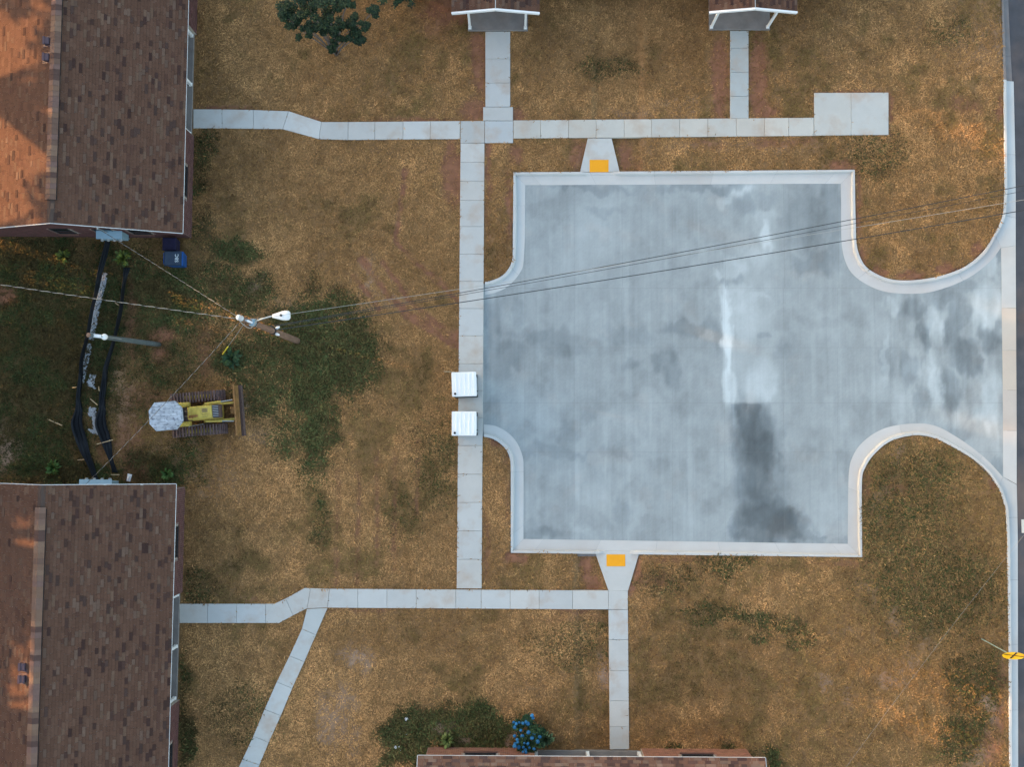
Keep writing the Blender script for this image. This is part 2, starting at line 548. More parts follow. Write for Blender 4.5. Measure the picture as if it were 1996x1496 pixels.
GREEN = [(60, 540, 130, 80, 1.0), (90, 690, 130, 140, .95), (50, 860, 120, 90, .85), (270, 600, 90, 110, .7), (400, 620, 90, 90, .45), (120, 920, 110, 30, 1), (330, 575, 75, 60, .95), (250, 560, 60, 60, .8), (400, 540, 40, 40, .55), (455, 490, 55, 22, .8),
         (480, 575, 60, 40, .8), (300, 620, 70, 45, .7), (610, 740, 36, 165, 1.15), (600, 640, 65, 55, .95), (680, 690, 48, 85, 1.0), (640, 600, 70, 30, .7), (540, 700, 60, 60, .75), (455, 705, 38, 36, 1.0), (430, 560, 50, 40, .7),
         (520, 770, 60, 50, .7), (480, 740, 40, 40, .7), (380, 640, 45, 45, .55), (330, 720, 60, 45, .6), (560, 850, 40, 45, .5), (625, 870, 25, 50, .7), (310, 915, 75, 32, 1), (370, 890, 30, 40, .5), (270, 790, 40, 45, .35), (195, 640, 45, 170, .9),
         (620, 980, 10, 30, .6), (625, 1040, 20, 30, .35), (900, 1415, 95, 38, 1.25), (800, 1445, 52, 52, 1.2), (950, 1402, 48, 25, 1.1), (930, 1450, 60, 18, 1.2), (770, 1475, 30, 30, 1),
         (1440, 1210, 85, 16, .6), (1500, 1228, 70, 12, .5), (1390, 1185, 60, 12, .5), (1560, 1250, 40, 15, .5), (1340, 1472, 60, 10, .8), (1440, 1470, 40, 12, .7), (360, 1440, 22, 60, .9), (355, 1330, 14, 60, .5), (1510, 1478, 22, 26, 1.1),
         (1750, 1000, 110, 110, .35), (1830, 1150, 130, 90, .4), (1900, 1330, 50, 60, .45), (1940, 1340, 16, 60, .7), (1800, 920, 90, 40, .35), (1300, 1130, 60, 25, .35), (1420, 1100, 60, 20, .5), (1120, 1260, 80, 40, .25), (1880, 1440, 50, 50, .5),
         (395, 300, 22, 60, .5), (400, 460, 20, 40, .45), (380, 360, 14, 40, .6), (1850, 60, 50, 30, .3), (1190, 130, 60, 10, .4), (1700, 300, 60, 50, .3), (480, 1400, 60, 60, .3), (850, 900, 40, 90, .25), (390, 1150, 30, 40, .4), (780, 1010, 40, 60, .15)]
CLAY = [(880, 330, 17, 62, 1.1), (893, 390, 8, 14, .8), (951, 300, 6, 60, 1), (951, 380, 5, 90, .6), (993, 400, 5, 70, .9), (1005, 300, 14, 20, .7), (925, 216, 26, 20, 1.1), (935, 130, 16, 60, .8), (930, 90, 18, 30, .9), (1008, 224, 14, 15, 1), (1404, 155, 17, 80, 1.1), (1478, 150, 18, 80, 1.1),
        (1495, 215, 25, 14, .9), (880, 18, 60, 26, 1.0), (850, 40, 30, 30, .5), (1125, 300, 16, 30, .8), (1218, 300, 14, 30, .9), (1240, 320, 14, 14, .6), (1500, 278, 40, 9, .6), (1640, 322, 30, 9, .8), (1560, 275, 30, 8, .5), (1380, 280, 30, 10, .5), (1735, 225, 5, 40, 1.1), (1660, 178, 70, 4, .8),
        (1673, 400, 5, 70, .9), (1680, 500, 10, 22, .8), (1712, 530, 20, 9, 1), (1775, 538, 30, 9, 1.1), (1850, 524, 32, 9, 1.1), (1905, 490, 14, 18, .9), (1950, 210, 6, 26, .9), (1880, 205, 35, 20, .6), (1980, 190, 8, 10, .5),
        (1005, 1090, 22, 10, 1), (1145, 1110, 16, 30, 1), (1158, 1140, 18, 12, 1), (1245, 1105, 9, 30, .9), (1230, 1150, 12, 12, .9), (970, 860, 20, 8, .9), (988, 950, 5, 90, .4), (950, 1060, 6, 70, .6), (1130, 1192, 60, 4, .7), (700, 1190, 60, 4, .6), (500, 1172, 20, 4, .5),
        (440, 211, 60, 4, 1.0), (600, 232, 25, 5, .8), (750, 235, 60, 4, .5), (820, 234, 70, 5, .8), (1690, 950, 10, 30, .5), (1750, 950, 26, 14, .3), (1935, 940, 10, 20, .6), (1640, 1098, 60, 6, .5), (1325, 1090, 60, 6, .5), (1280, 1135, 30, 14, .45), (1950, 1320, 12, 26, .5), (1935, 1460, 20, 40, .6), (1950, 1400, 12, 40, .6),
        (790, 560, 10, 10, .3), (320, 655, 22, 16, .9), (310, 690, 18, 14, .8), (10, 575, 22, 20, .8), (400, 690, 16, 55, .45), (255, 620, 10, 90, .5), (250, 860, 30, 50, .5), (280, 775, 50, 26, .4), (200, 880, 12, 26, .5), (1120, 1205, 70, 8, .35), (260, 920, 30, 20, .5)]
BARE = [(690, 1275, 32, 16, 1), (715, 1290, 16, 20, .7), (640, 1400, 20, 55, .8), (672, 1385, 18, 60, .8), (690, 1440, 14, 45, .5), (1176, 1312, 13, 32, 1), (8, 880, 28, 38, 1), (720, 545, 14, 45, .6), (700, 520, 10, 20, .5), (760, 585, 26, 20, .5), (560, 590, 22, 14, .4), (500, 560, 20, 12, .5),
        (1610, 1325, 14, 20, .8), (1730, 1325, 26, 18, .8), (1770, 1300, 16, 30, .5), (1650, 1360, 10, 25, .5), (1740, 1205, 16, 22, .6), (1700, 1150, 26, 12, .4), (1930, 1390, 14, 45, .8), (1910, 1480, 30, 25, .6), (870, 1420, 18, 14, 1), (903, 1433, 14, 10, 1), (993, 1435, 12, 18, 1), (1020, 1340, 20, 10, .2),
        (1310, 210, 60, 14, .35), (1450, 285, 200, 14, .3), (1230, 215, 50, 14, .4), (1755, 885, 14, 20, .6), (1720, 980, 20, 40, .3), (1640, 1230, 40, 10, .4), (1800, 1250, 30, 20, .3), (500, 850, 26, 14, .5), (470, 800, 18, 14, .6), (240, 800, 20, 70, .5), (340, 870, 45, 25, .3), (420, 930, 60, 50, .25),
        (1900, 90, 50, 90, .3), (1940, 60, 14, 80, .5)]
RUT = [((700, 505), (760, 580)), ((760, 580), (895, 680)), ((770, 470), (840, 540)), ((840, 540), (893, 585)), ((690, 540), (740, 600)), ((800, 610), (890, 650)), ((660, 920), (655, 1140)), ((700, 900), (694, 1140)), ((735, 880), (735, 1100)), ((770, 880), (768, 1110)), ((815, 860), (812, 1000)), ((790, 330), (770, 470)), ((705, 500), (735, 545)), ((735, 545), (790, 615)), ((790, 615), (850, 655)), ((850, 655), (893, 675)), ((745, 510), (800, 590)), ((800, 590), (893, 665)), ((840, 535), (870, 560))]


def soil_maps(x, y):
    px, py = PXY(x, y)
    wx = (fbm(x * 1.1, y * 1.1, 40) - .5) * 60
    wy = (fbm(x * 1.1, y * 1.1, 47) - .5) * 60
    qx, qy = px + wx, py + wy
    wx2 = (fbm(x * 3.0, y * 3.0, 61) - .5) * 22
    wy2 = (fbm(x * 3.0, y * 3.0, 67) - .5) * 22
    cx_, cy_ = px + wx2, py + wy2

    def acc(lst, X, Y, soft):
        r = np.zeros_like(px)
        for cx, cy, rx, ry, s in lst:
            d = np.sqrt(((X - cx) / rx) ** 2 + ((Y - cy) / ry) ** 2)
            r = np.maximum(r, s * (1 - sstep(1 - soft, 1 + soft, d)))
        return r
    g = acc(GREEN, qx, qy, .55)
    cl = acc(CLAY, cx_, cy_, .45)
    ba = acc(BARE, px + wx * .7 + wx2, py + wy * .7 + wy2, .7) * .85
    ru = np.zeros_like(px)
    for a, b in RUT:
        w = 5.5 if a[1] < 800 else 5
        ru = np.maximum(ru, (1 - sstep(w * .4, w * 1.5, segd(px + wx2 * .35, py + wy2 * .35, a, b))) * (1.25 if a[1] < 800 else .6))
    ru *= .35 + .65 * sstep(.3, .6, fbm(x * 2, y * 2, 90))
    # ragged edges of the turf
    n = fbm(x * 4.0, y * 4.0, 75)
    g = np.clip(g * (0.55 + .9 * n), 0, 1)
    cl = np.clip((cl + ru) * (0.5 + n), 0, 1)
    ba = np.clip(ba * (0.5 + n), 0, 1)
    return px, py, g, cl, ba


C_DRY = np.array((0.355, 0.200, 0.083))
C_GOLD = np.array((0.535, 0.305, 0.132))
C_OLIVE = np.array((0.200, 0.136, 0.053))
C_GREEN = np.array((0.040, 0.066, 0.024))
C_MOSS = np.array((0.075, 0.062, 0.026))
C_CLAY = np.array((0.245, 0.112, 0.064))
C_BARE = np.array((0.33, 0.215, 0.145))
C_DARK = np.array((0.20, 0.112, 0.052))


def mixc(a, b, t):
    return a * (1 - t[:, None]) + b * t[:, None]


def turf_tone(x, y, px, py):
    """broad lawn tones: dry gold, olive, brown; uneven light partly put into them"""
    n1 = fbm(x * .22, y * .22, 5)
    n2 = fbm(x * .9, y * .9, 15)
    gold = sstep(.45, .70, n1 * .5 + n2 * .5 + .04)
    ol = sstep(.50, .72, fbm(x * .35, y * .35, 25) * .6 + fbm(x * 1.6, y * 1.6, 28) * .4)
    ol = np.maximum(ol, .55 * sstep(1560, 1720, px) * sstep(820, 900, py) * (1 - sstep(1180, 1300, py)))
    ol = np.maximum(ol, .9 * (1 - sstep(300, 480, px)) * sstep(440, 480, py) * (1 - sstep(930, 960, py)))  # olive left yard, its weaker light put into the tone too
    gold = np.maximum(gold, (.35 + .9 * n2) * sstep(420, 560, px) * (1 - sstep(880, 900, px)) * sstep(830, 920, py) * (1 - sstep(1130, 1150, py)))  # mid lawn painted a brighter gold than its dimmer surroundings
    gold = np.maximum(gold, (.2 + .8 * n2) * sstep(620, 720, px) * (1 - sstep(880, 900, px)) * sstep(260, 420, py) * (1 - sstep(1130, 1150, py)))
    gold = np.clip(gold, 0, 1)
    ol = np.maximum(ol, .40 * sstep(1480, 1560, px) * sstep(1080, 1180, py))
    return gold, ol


# ------------------------------------------------------------------ ground sheet (height field with the lot, road and ramps let into it)
def axis(a, b, st, far):
    core = np.arange(a, b + st * .5, st)
    pre = a - np.array([far, far * .4, 60, 25, 9, 3, 1])
    post = b + np.array([1, 3, 9, 25, 60, far * .4, far])
    return np.concatenate([pre, core, post])


gx = axis(-27.0, 30.0, 0.1, 900.0)
gy = axis(-18.5, 23.5, 0.1, 900.0)
GX, GY = np.meshgrid(gx, gy)
X, Y = GX.ravel(), GY.ravel()
px, py, g_, cl_, ba_ = soil_maps(X, Y)
Zg = 0.035 * (fbm(X * .5, Y * .5, 33) - .5) + 0.03 * (fbm(X * 2.2, Y * 2.2, 36) - .5) - 0.015
Zg -= 0.03 * cl_
far = (np.abs(X) > 60) | (np.abs(Y) > 60)
Zg[far] = 0
# ramps: grade the lawn down with them
for poly, ylo, yhi in ((RAMP_N, 334, 270), (RAMP_S, 1081, 1152)):
    pp = [(p[0], p[1]) for p in poly]
    cxm = sum(p[0] for p in pp) / 4
    t = np.clip((py - yhi) / (ylo - yhi), 0, 1)
    half = 23 + 16 * t
    side = np.abs(px - cxm) - half
    zr = 0.0 - 0.16 * t - 0.03
    wgt = (1 - sstep(-1, 14, side)) * ((t > 0.0) & (t <= 1))
    Zg = Zg * (1 - wgt) + zr * wgt
# under the slabs keep the soil down
inl = inside(px, py, LOT_POLY)
# a kerb's width of tolerance: sample the polygon shrunk by testing neighbours 1.5 px away
inl2 = inl & inside(px + 2, py, LOT_POLY) & inside(px - 2, py, LOT_POLY) & inside(px, py + 2, LOT_POLY) & inside(px, py - 2, LOT_POLY)
Zg[inl2] = -0.32
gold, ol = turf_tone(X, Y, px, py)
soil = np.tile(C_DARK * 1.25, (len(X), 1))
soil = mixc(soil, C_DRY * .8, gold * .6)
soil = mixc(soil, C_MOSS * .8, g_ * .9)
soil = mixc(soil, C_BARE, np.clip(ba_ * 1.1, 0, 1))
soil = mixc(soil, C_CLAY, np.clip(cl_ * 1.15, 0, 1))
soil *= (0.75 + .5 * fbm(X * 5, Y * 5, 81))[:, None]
nx, ny = len(gx), len(gy)
idx = np.arange(nx * ny).reshape(ny, nx)
Q = np.stack([idx[:-1, :-1].ravel(), idx[:-1, 1:].ravel(), idx[1:, 1:].ravel(), idx[1:, :-1].ravel()], 1)
ground = link('ground', np_mesh('ground', np.stack([X, Y, Zg], 1), Q, soil, True), M['soil'])
tag(ground, 'brown patchy lawn soil with red clay showing around the new concrete', 'ground', kind='structure')
ZGRID = Zg.reshape(ny, nx)


def ground_z(x, y):
    i = np.clip(np.searchsorted(gx, x) - 1, 0, nx - 2)
    j = np.clip(np.searchsorted(gy, y) - 1, 0, ny - 2)
    return np.minimum(np.minimum(ZGRID[j, i], ZGRID[j + 1, i]), np.minimum(ZGRID[j, i + 1], ZGRID[j + 1, i + 1]))


# ------------------------------------------------------------------ grass
FOOT = [foot(hA0, dA, 0, LEN, 0, DEP), foot(hB0, dB, 0, LEN, 0, DEP), foot(hC0, dC, 0, LEN, 0, DEP)]


def make_grass(n):
    bx = rng.uniform(-26.8, 25.6, n)
    by = rng.uniform(-18.2, 23.2, n)
    p_x, p_y, g, cl, ba = soil_maps(bx, by)
    keep = (p_x > -30) & (p_x < 2000) & (p_y > -30) & (p_y < 1526)
    keep &= ~inside(p_x, p_y, LOT_POLY)
    over = np.zeros(n, bool)
    for q in ALL_SLABS:
        xs_ = [p[0] for p in q]
        ys_ = [p[1] for p in q]
        bb = keep & (p_x > min(xs_) - 1) & (p_x < max(xs_) + 1) & (p_y > min(ys_) - 1) & (p_y < max(ys_) + 1)
        k = np.nonzero(bb)[0]
        if len(k):
            ins = inside(p_x[k], p_y[k], q)
            # straw and clippings lie a hand's breadth over the slab edges here and there
            qa = np.array(q)
            cen = qa.mean(0)
            dirs = qa - cen
            shr = [tuple(cen + d * (1 - 2.2 / np.hypot(*d))) for d in dirs]
            rim = ins & ~inside(p_x[k], p_y[k], shr) & (rng.random(len(k)) < .05 * (fbm(bx[k] * 1.5, by[k] * 1.5, 170) > .5))
            over[k[rim]] = True
            keep[k[ins & ~rim]] = False
    for q in (RAMP_N, RAMP_S):
        keep &= ~inside(p_x, p_y, q)
    for q in FOOT:
        keep &= ~inside(bx, by, q)
    # bare places carry few blades; clumps between
    cl2 = fbm(bx * 3.2, by * 3.2, 120)
    dens = (1 - .86 * np.clip(cl * 1.2, 0, 1)) * (1 - .8 * np.clip(ba * 1.1, 0, 1)) * (.62 + .6 * sstep(.35, .6, cl2))
    keep &= rng.random(n) < dens
    bx, by, p_x, p_y, g, cl, ba, cl2, over = [a[keep] for a in (bx, by, p_x, p_y, g, cl, ba, cl2, over)]
    n = len(bx)
    z0 = ground_z(bx, by) - .004
    z0[over] = .045
    flow = fbm(bx * 1.4, by * 1.4, 130) * 12.0
    az = np.where(rng.random(n) < .55, flow + rng.normal(0, .7, n), rng.uniform(0, 6.283, n))
    Ln = rng.uniform(.06, .17, n) * (1 + .35 * g) * (.8 + .5 * cl2)
    hh = rng.uniform(.015, .07, n) * (1 + .9 * g)
    wd = rng.uniform(.009, .020, n) * (1 + .35 * g)
    lng = rng.random(n) < .06
    Ln[lng] *= 1.5
    wd[lng] *= 1.1
    hh[lng] *= 1.3
    dx, dy = np.cos(az), np.sin(az)
    V = np.zeros((n, 4, 3), np.float32)
    V[:, 0] = np.stack([bx, by, z0], 1)
    for k, sg in ((1, -1), (3, 1)):
        V[:, k] = np.stack([bx + dx * Ln * .45 - sg * dy * wd, by + dy * Ln * .45 + sg * dx * wd, z0 + hh + .004], 1)
    V[:, 2] = np.stack([bx + dx * Ln, by + dy * Ln, z0 + hh * rng.uniform(.2, 1.2, n)], 1)
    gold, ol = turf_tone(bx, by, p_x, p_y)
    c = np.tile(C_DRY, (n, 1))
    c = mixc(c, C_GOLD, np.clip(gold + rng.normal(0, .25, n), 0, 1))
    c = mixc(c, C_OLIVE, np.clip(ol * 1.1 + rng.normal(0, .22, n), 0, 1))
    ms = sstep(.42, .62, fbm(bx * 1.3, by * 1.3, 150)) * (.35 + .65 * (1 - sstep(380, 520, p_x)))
    grn = mixc(np.tile(C_GREEN, (n, 1)), C_MOSS, np.clip(ms + rng.normal(0, .2, n), 0, 1))
    isg = (rng.random(n) < g * 1.3).astype(float) * rng.uniform(.75, 1, n)
    c = mixc(c, grn * (1 + rng.uniform(-.3, .7, n))[:, None], isg)
    c *= (1 - .35 * g * (1 - isg))[:, None]
    c = mixc(c, C_CLAY, np.clip(cl * .5, 0, 1))
    dk = rng.random(n) < .11
    c[dk] *= .5
    pale = rng.random(n) < .05 * (1 - g)
    c[pale] = c[pale] * 1.35 + np.array((.03, .022, .012))
    c *= rng.uniform(.80, 1.22, n)[:, None] * np.array((1.025, .965, .90))
    c *= (.70 + .6 * fbm(bx * .16, by * .16, 160, 3))[:, None]
    c *= (1 - .22 * (1 - sstep(260, 460, p_x)) * sstep(440, 480, p_y) * (1 - sstep(930, 960, p_y)) * g)[:, None]  # left yard between the houses: weaker light painted as darker blades
    c *= (.42 + .72 * fbm(bx * 4.5, by * 4.5, 140, 3) + .42 * fbm(bx * 1.7, by * 1.7, 145, 3))[:, None]
    c[lng] *= 1.08
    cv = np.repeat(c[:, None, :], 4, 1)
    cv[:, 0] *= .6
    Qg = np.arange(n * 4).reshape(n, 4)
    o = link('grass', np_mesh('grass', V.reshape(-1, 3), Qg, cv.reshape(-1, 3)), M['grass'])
    tag(o, 'dry golden brown lawn grass with green patches', 'grass', kind='stuff')
    return n


N_BLADES = make_grass(1250000)

# ------------------------------------------------------------------ parking lot panels
lot = empty('parking_lot', W(1320, 700, Z_LOT))
tag(lot, 'grey mottled concrete parking lot with damp dark stains', 'parking lot', kind='structure')
JX = [930, 1023, 1119, 1212, 1310, 1412, 1527, 1632, 1735, 1864, 1962]
JY = [340, 562, 678, 786, 882, 1075]

DARKS = [(1480, 860, 50, 75, 1.0), (1500, 960, 45, 80, .55), (1478, 940, 30, 60, .6), (1500, 1010, 65, 45, .95), (1545, 1030, 45, 28, .75), (1480, 1048, 45, 14, .7), (1445, 800, 16, 50, .8), (1590, 1050, 30, 10, .5), (1520, 930, 14, 50, .5),
         (1450, 405, 30, 22, .45), (1490, 385, 30, 18, .3), (1570, 430, 50, 70, .45), (1620, 400, 22, 60, .5), (1630, 470, 16, 60, .5), (1590, 515, 50, 26, .55), (1400, 365, 60, 12, .55), (1330, 366, 60, 10, .4), (1150, 366, 100, 10, .4), (1180, 415, 40, 10, .3), (1418, 545, 10, 10, .4), (1440, 545, 8, 12, .4),
         (965, 650, 20, 90, .55), (1010, 610, 10, 40, .35), (985, 690, 50, 26, .45), (970, 720, 26, 40, .5), (1060, 655, 70, 20, .4), (1100, 680, 60, 16, .3), (1220, 655, 60, 20, .3), (1340, 640, 60, 16, .5), (1395, 660, 14, 40, .4), (1310, 715, 20, 40, .5), (1280, 700, 16, 16, .4), (1230, 715, 26, 14, .35), (1540, 690, 30, 40, .25), (1490, 655, 14, 10, .4),
         (1050, 880, 60, 18, .3), (1100, 890, 60, 10, .3), (1110, 840, 26, 20, .3), (1150, 810, 20, 20, .25), (1200, 880, 40, 10, .3), (960, 815, 14, 30, .35), (1040, 1045, 60, 12, .4), (1210, 1000, 18, 26, .3), (1030, 1030, 22, 20, .25), (1660, 1065, 40, 8, .2),
         (1780, 600, 26, 30, .55), (1805, 650, 14, 40, .7), (1845, 580, 40, 22, .6), (1862, 640, 18, 60, .7), (1880, 690, 30, 40, .75), (1930, 660, 26, 30, .75), (1890, 710, 36, 22, .8), (1910, 705, 20, 8, .7), (1850, 760, 20, 50, .55), (1770, 720, 20, 40, .5), (1880, 600, 20, 20, .5), (1730, 700, 16, 40, .3), (1800, 780, 18, 30, .5), (1945, 640, 10, 20, .5), (1900, 790, 20, 20, .3), (1870, 840, 26, 16, .4), (1880, 560, 30, 14, .4), (1825, 560, 40, 12, .45), (1940, 905, 16, 22, .5), (1950, 500, 6, 16, .5)]
LIGHTS = [(1445, 375, 30, 18, .7), (1488, 450, 16, 34, 1.15), (1490, 420, 26, 18, .5), (1435, 520, 26, 20, .6), (1470, 500, 30, 20, .4), (1417, 650, 9, 110, 1.1), (1440, 560, 22, 16, .4), (1450, 620, 26, 60, .45), (1490, 740, 34, 40, .6), (1500, 770, 20, 18, .6), (1420, 760, 10, 40, .7), (1410, 390, 10, 14, .5), (1408, 535, 10, 12, .7),
          (1740, 595, 14, 16, .7), (1815, 620, 14, 50, .6), (1835, 650, 14, 30, .55), (1815, 680, 26, 26, .5), (1825, 750, 12, 60, .75), (1790, 720, 26, 18, .5), (1765, 790, 30, 40, .5), (1925, 590, 30, 40, .85), (1910, 620, 12, 30, .5), (1935, 760, 26, 50, .6), (1915, 800, 30, 26, .5), (1930, 520, 20, 30, .7), (1728, 700, 5, 60, .6), (1940, 840, 14, 40, .5), (1870, 800, 16, 20, .3),
          (1120, 1030, 40, 8, .2), (1230, 950, 30, 60, .15), (1190, 420, 60, 40, .1), (1550, 480, 10, 40, .25), (1470, 580, 40, 8, .4), (1240, 1010, 60, 40, .12)]


def lot_colour(x, y):
    px, py = PXY(x, y)
    wx = (fbm(x * 1.5, y * .9, 201) - .5) * 34
    wy = (fbm(x * 1.5, y * .9, 207) - .5) * 46
    fr = (fbm(x * 7, y * 2.2, 214) - .5) * 10
    qx, qy = px + wx + fr, py + wy + fr
    v = np.full(px.shape, .352)
    v += .032 * sstep(.70, .82, vnoise(x * 3.6, y * .10, 301)) * (.3 + vnoise(x * .4, y * .5, 303))
    v += .045 * (fbm(x * .45, y * .4, 220) - .5) * 2
    v += .050 * (fbm(x * .95, y * .8, 224) - .5) * 2
    v += .036 * (fbm(x * 2.6, y * 1.9, 226) - .5) * 2
    v -= .038 * sstep(.58, .72, fbm(x * .75, y * .7, 222))
    v += .022 * (fbm(x * 6.5, y * .25, 228) - .5) * 2 + .014 * (fbm(x * 20, y * .5, 231) - .5) * 2
    v += .03 * (vnoise(x * 60, y * 60, 233) - .5)
    dk = np.zeros_like(px)
    lt = np.zeros_like(px)
    for cx, cy, rx, ry, s in DARKS:
        d = np.sqrt(((qx - cx) / rx) ** 2 + ((qy - cy) / ry) ** 2)
        dk = np.maximum(dk, s * (1 - sstep(.55, 1.25, d)))
    for cx, cy, rx, ry, s in LIGHTS:
        d = np.sqrt(((qx - cx) / rx) ** 2 + ((qy - cy) / ry) ** 2)
        lt = np.maximum(lt, s * (1 - sstep(.5, 1.3, d)))
    # scuffed apron near the road
    ap = sstep(1715, 1760, px) * sstep(540, 600, py) * (1 - sstep(830, 900, py))
    v += ap * .09 * (fbm(x * 3.2, y * .9, 240) - .5) * 2
    # the damp patch has a crisp left and top edge at the joints
    edge = sstep(1424, 1432, px + (fbm(x * 2, y * 2.5, 250) - .5) * 22)
    top = sstep(783, 787, py)
    damp = ((px > 1400) & (px < 1640) & (py > 700))
    dk = np.where(damp, dk * edge * np.maximum(top, .35), dk)
    v = v * (1 - .45 * np.clip(dk, 0, 1)) + .15 * lt * (1 - .6 * dk)
    wpx, wpy = px + (fbm(x * 1.6, y * 1.2, 280) - .5) * np.where(px > 1465, 60, 22), py + (fbm(x * 1.6, y * 1.2, 285) - .5) * 20
    soft = np.zeros_like(px)
    poly = [(1426, 786), (1486, 786), (1498, 830), (1516, 860), (1520, 930), (1526, 985), (1562, 1012), (1556, 1030), (1590, 1062), (1432, 1062), (1427, 1035), (1437, 1005), (1431, 960), (1438, 915), (1432, 850)]
    for ddx, ddy in ((0, 0), (5, 0), (10, 3), (-2, 0), (4, 7), (4, -6), (14, -4), (8, 9)):
        soft += inside(wpx + ddx, np.where(py < 800, py, wpy + ddy), poly) / 8.0
    dmp = soft * (.15 + 1.45 * fbm(x * 2.2, y * 1.1, 290)) * (px < 1640)
    v = v * (1 - .34 * np.clip(dmp, 0, 1))
    dk = np.maximum(dk, dmp)
    cut = sstep(1409.5, 1411.5, px) * (1 - sstep(1418, 1430, px + (fbm(x * 4, y * 1.2, 296) - .5) * 16)) * sstep(540, 575, py) * (1 - sstep(780, 800, py))
    bay = sstep(1409.5, 1413, px) * (1 - sstep(1490, 1540, px)) * (1 - sstep(783, 787, py))
    v = v + .085 * cut * (.3 + 1.3 * fbm(x * 2, y * .7, 298)) + .045 * bay * (.4 + 1.2 * fbm(x * 1.1, y * .9, 299))
    # a drier strip of finish either side of the saw cut at the light bay
    tint = np.stack([v * .925, v * .995, v * 1.0], 1)
    tint = tint * (1 - .25 * dk[:, None]) + .25 * dk[:, None] * np.stack([v * .70, v * .94, v * 1.12], 1)
    warm = np.clip(sstep(.62, .75, fbm(x * .8, y * .8, 260)), 0, 1) * .3
    tint = tint * (1 - warm[:, None]) + warm[:, None] * np.stack([v * 1.03, v * 1.0, v * .95], 1)
    return np.clip(tint, .03, .8)


for i in range(len(JX) - 1):
    for j in range(len(JY) - 1):
        cs = [W(JX[a], JY[b], Z_LOT) for a, b in ((i, j), (i + 1, j), (i + 1, j + 1), (i, j + 1))]
        mx, my = (JX[i] + JX[i + 1]) / 2, (JY[j] + JY[j + 1]) / 2
        cpx = np.array([mx] + [JX[i] + (JX[i + 1] - JX[i]) * a for a in (.1, .5, .9) for _ in range(3)], float)
        cpy = np.array([my] + [JY[j] + (JY[j + 1] - JY[j]) * b for _ in range(3) for b in (.1, .5, .9)], float)
        if not inside(cpx, cpy, LOT_POLY).any():
            continue
        x0, x1 = cs[0].x + .0025, cs[1].x - .0025
        y1, y0 = cs[0].y - .0025, cs[3].y + .0025
        ax = np.linspace(x0, x1, max(2, int((x1 - x0) / .07)))
        ay = np.linspace(y0, y1, max(2, int((y1 - y0) / .07)))
        AX, AY = np.meshgrid(ax, ay)
        zz = Z_LOT + .002 * (fbm(AX.ravel() * .5, AY.ravel() * .5, 270) - .5)
        n_, m_ = len(ax), len(ay)
        id2 = np.arange(n_ * m_).reshape(m_, n_)
        q = np.stack([id2[:-1, :-1].ravel(), id2[:-1, 1:].ravel(), id2[1:, 1:].ravel(), id2[1:, :-1].ravel()], 1)
        P = np.stack([AX.ravel(), AY.ravel(), zz], 1)
        colr = lot_colour(P[:, 0], P[:, 1])
        P -= np.array(lot.location)
        link('concrete_panel', np_mesh('concrete_panel', P, q, colr, True), M['lot'], lot)
b = MB()
cs = [W(*p, -0.2) for p in ((940, 345), (1960, 340), (1960, 1085), (940, 1085))]
b.prism([(p.x - lot.location.x, p.y - lot.location.y) for p in reversed(cs)], -.14, -.012)
b.build('joint_base', M['oldkerb'], lot)

# ------------------------------------------------------------------ road
rd = MB()
rp = [(1960, -60), (2265, -60), (2265, 1560), (1960, 1560)]
rpw = [W(*p) for p in rp]
rd.prism([(p.x, p.y) for p in reversed(rpw)], -.30, -.135)
road = rd.build('road', M['asphalt'])
tag(road, 'dark asphalt road along the right edge', 'road', kind='structure')
dash = MB()
a, b_ = W(1991, 1013, -.13), W(1997, 1040, -.13)
dash.box(((a.x + b_.x) / 2, (a.y + b_.y) / 2, -.131), (.14, .66, .006))
dash.build('lane_marking', M['paint'], road)

# ------------------------------------------------------------------ kerbs
kerb = empty('kerb', W(1300, 345))
tag(kerb, 'pale concrete kerb and gutter around the parking lot', 'kerb', kind='structure')
oldkerb = empty('kerb', W(1960, 60))
tag(oldkerb, 'older dark worn kerb at the top of the road', 'kerb', kind='structure')


def catmull(P, k):
    P = [Vector((p[0], p[1])) for p in P]
    out = []
    n = len(P)
    for i in range(n - 1):
        p0 = P[max(i - 1, 0)]
        p1, p2 = P[i], P[i + 1]
        p3 = P[min(i + 2, n - 1)]
        for j in range(k):
            t = j / k
            out.append(0.5 * ((2 * p1) + (p2 - p0) * t + (2 * p0 - 5 * p1 + 4 * p2 - p3) * t * t + (3 * p1 - p0 - 3 * p2 + p3) * t ** 3))
    out.append(P[-1])
    return [(p.x, p.y) for p in out]


def dense(P, step):
    out = []
    for i in range(len(P) - 1):
        a, b = P[i], P[i + 1]
        n = max(1, int(math.hypot(b[0] - a[0], b[1] - a[1]) / step))
        out += [lerp2(a, b, t / n) for t in range(n)]
    return out + [P[-1]]


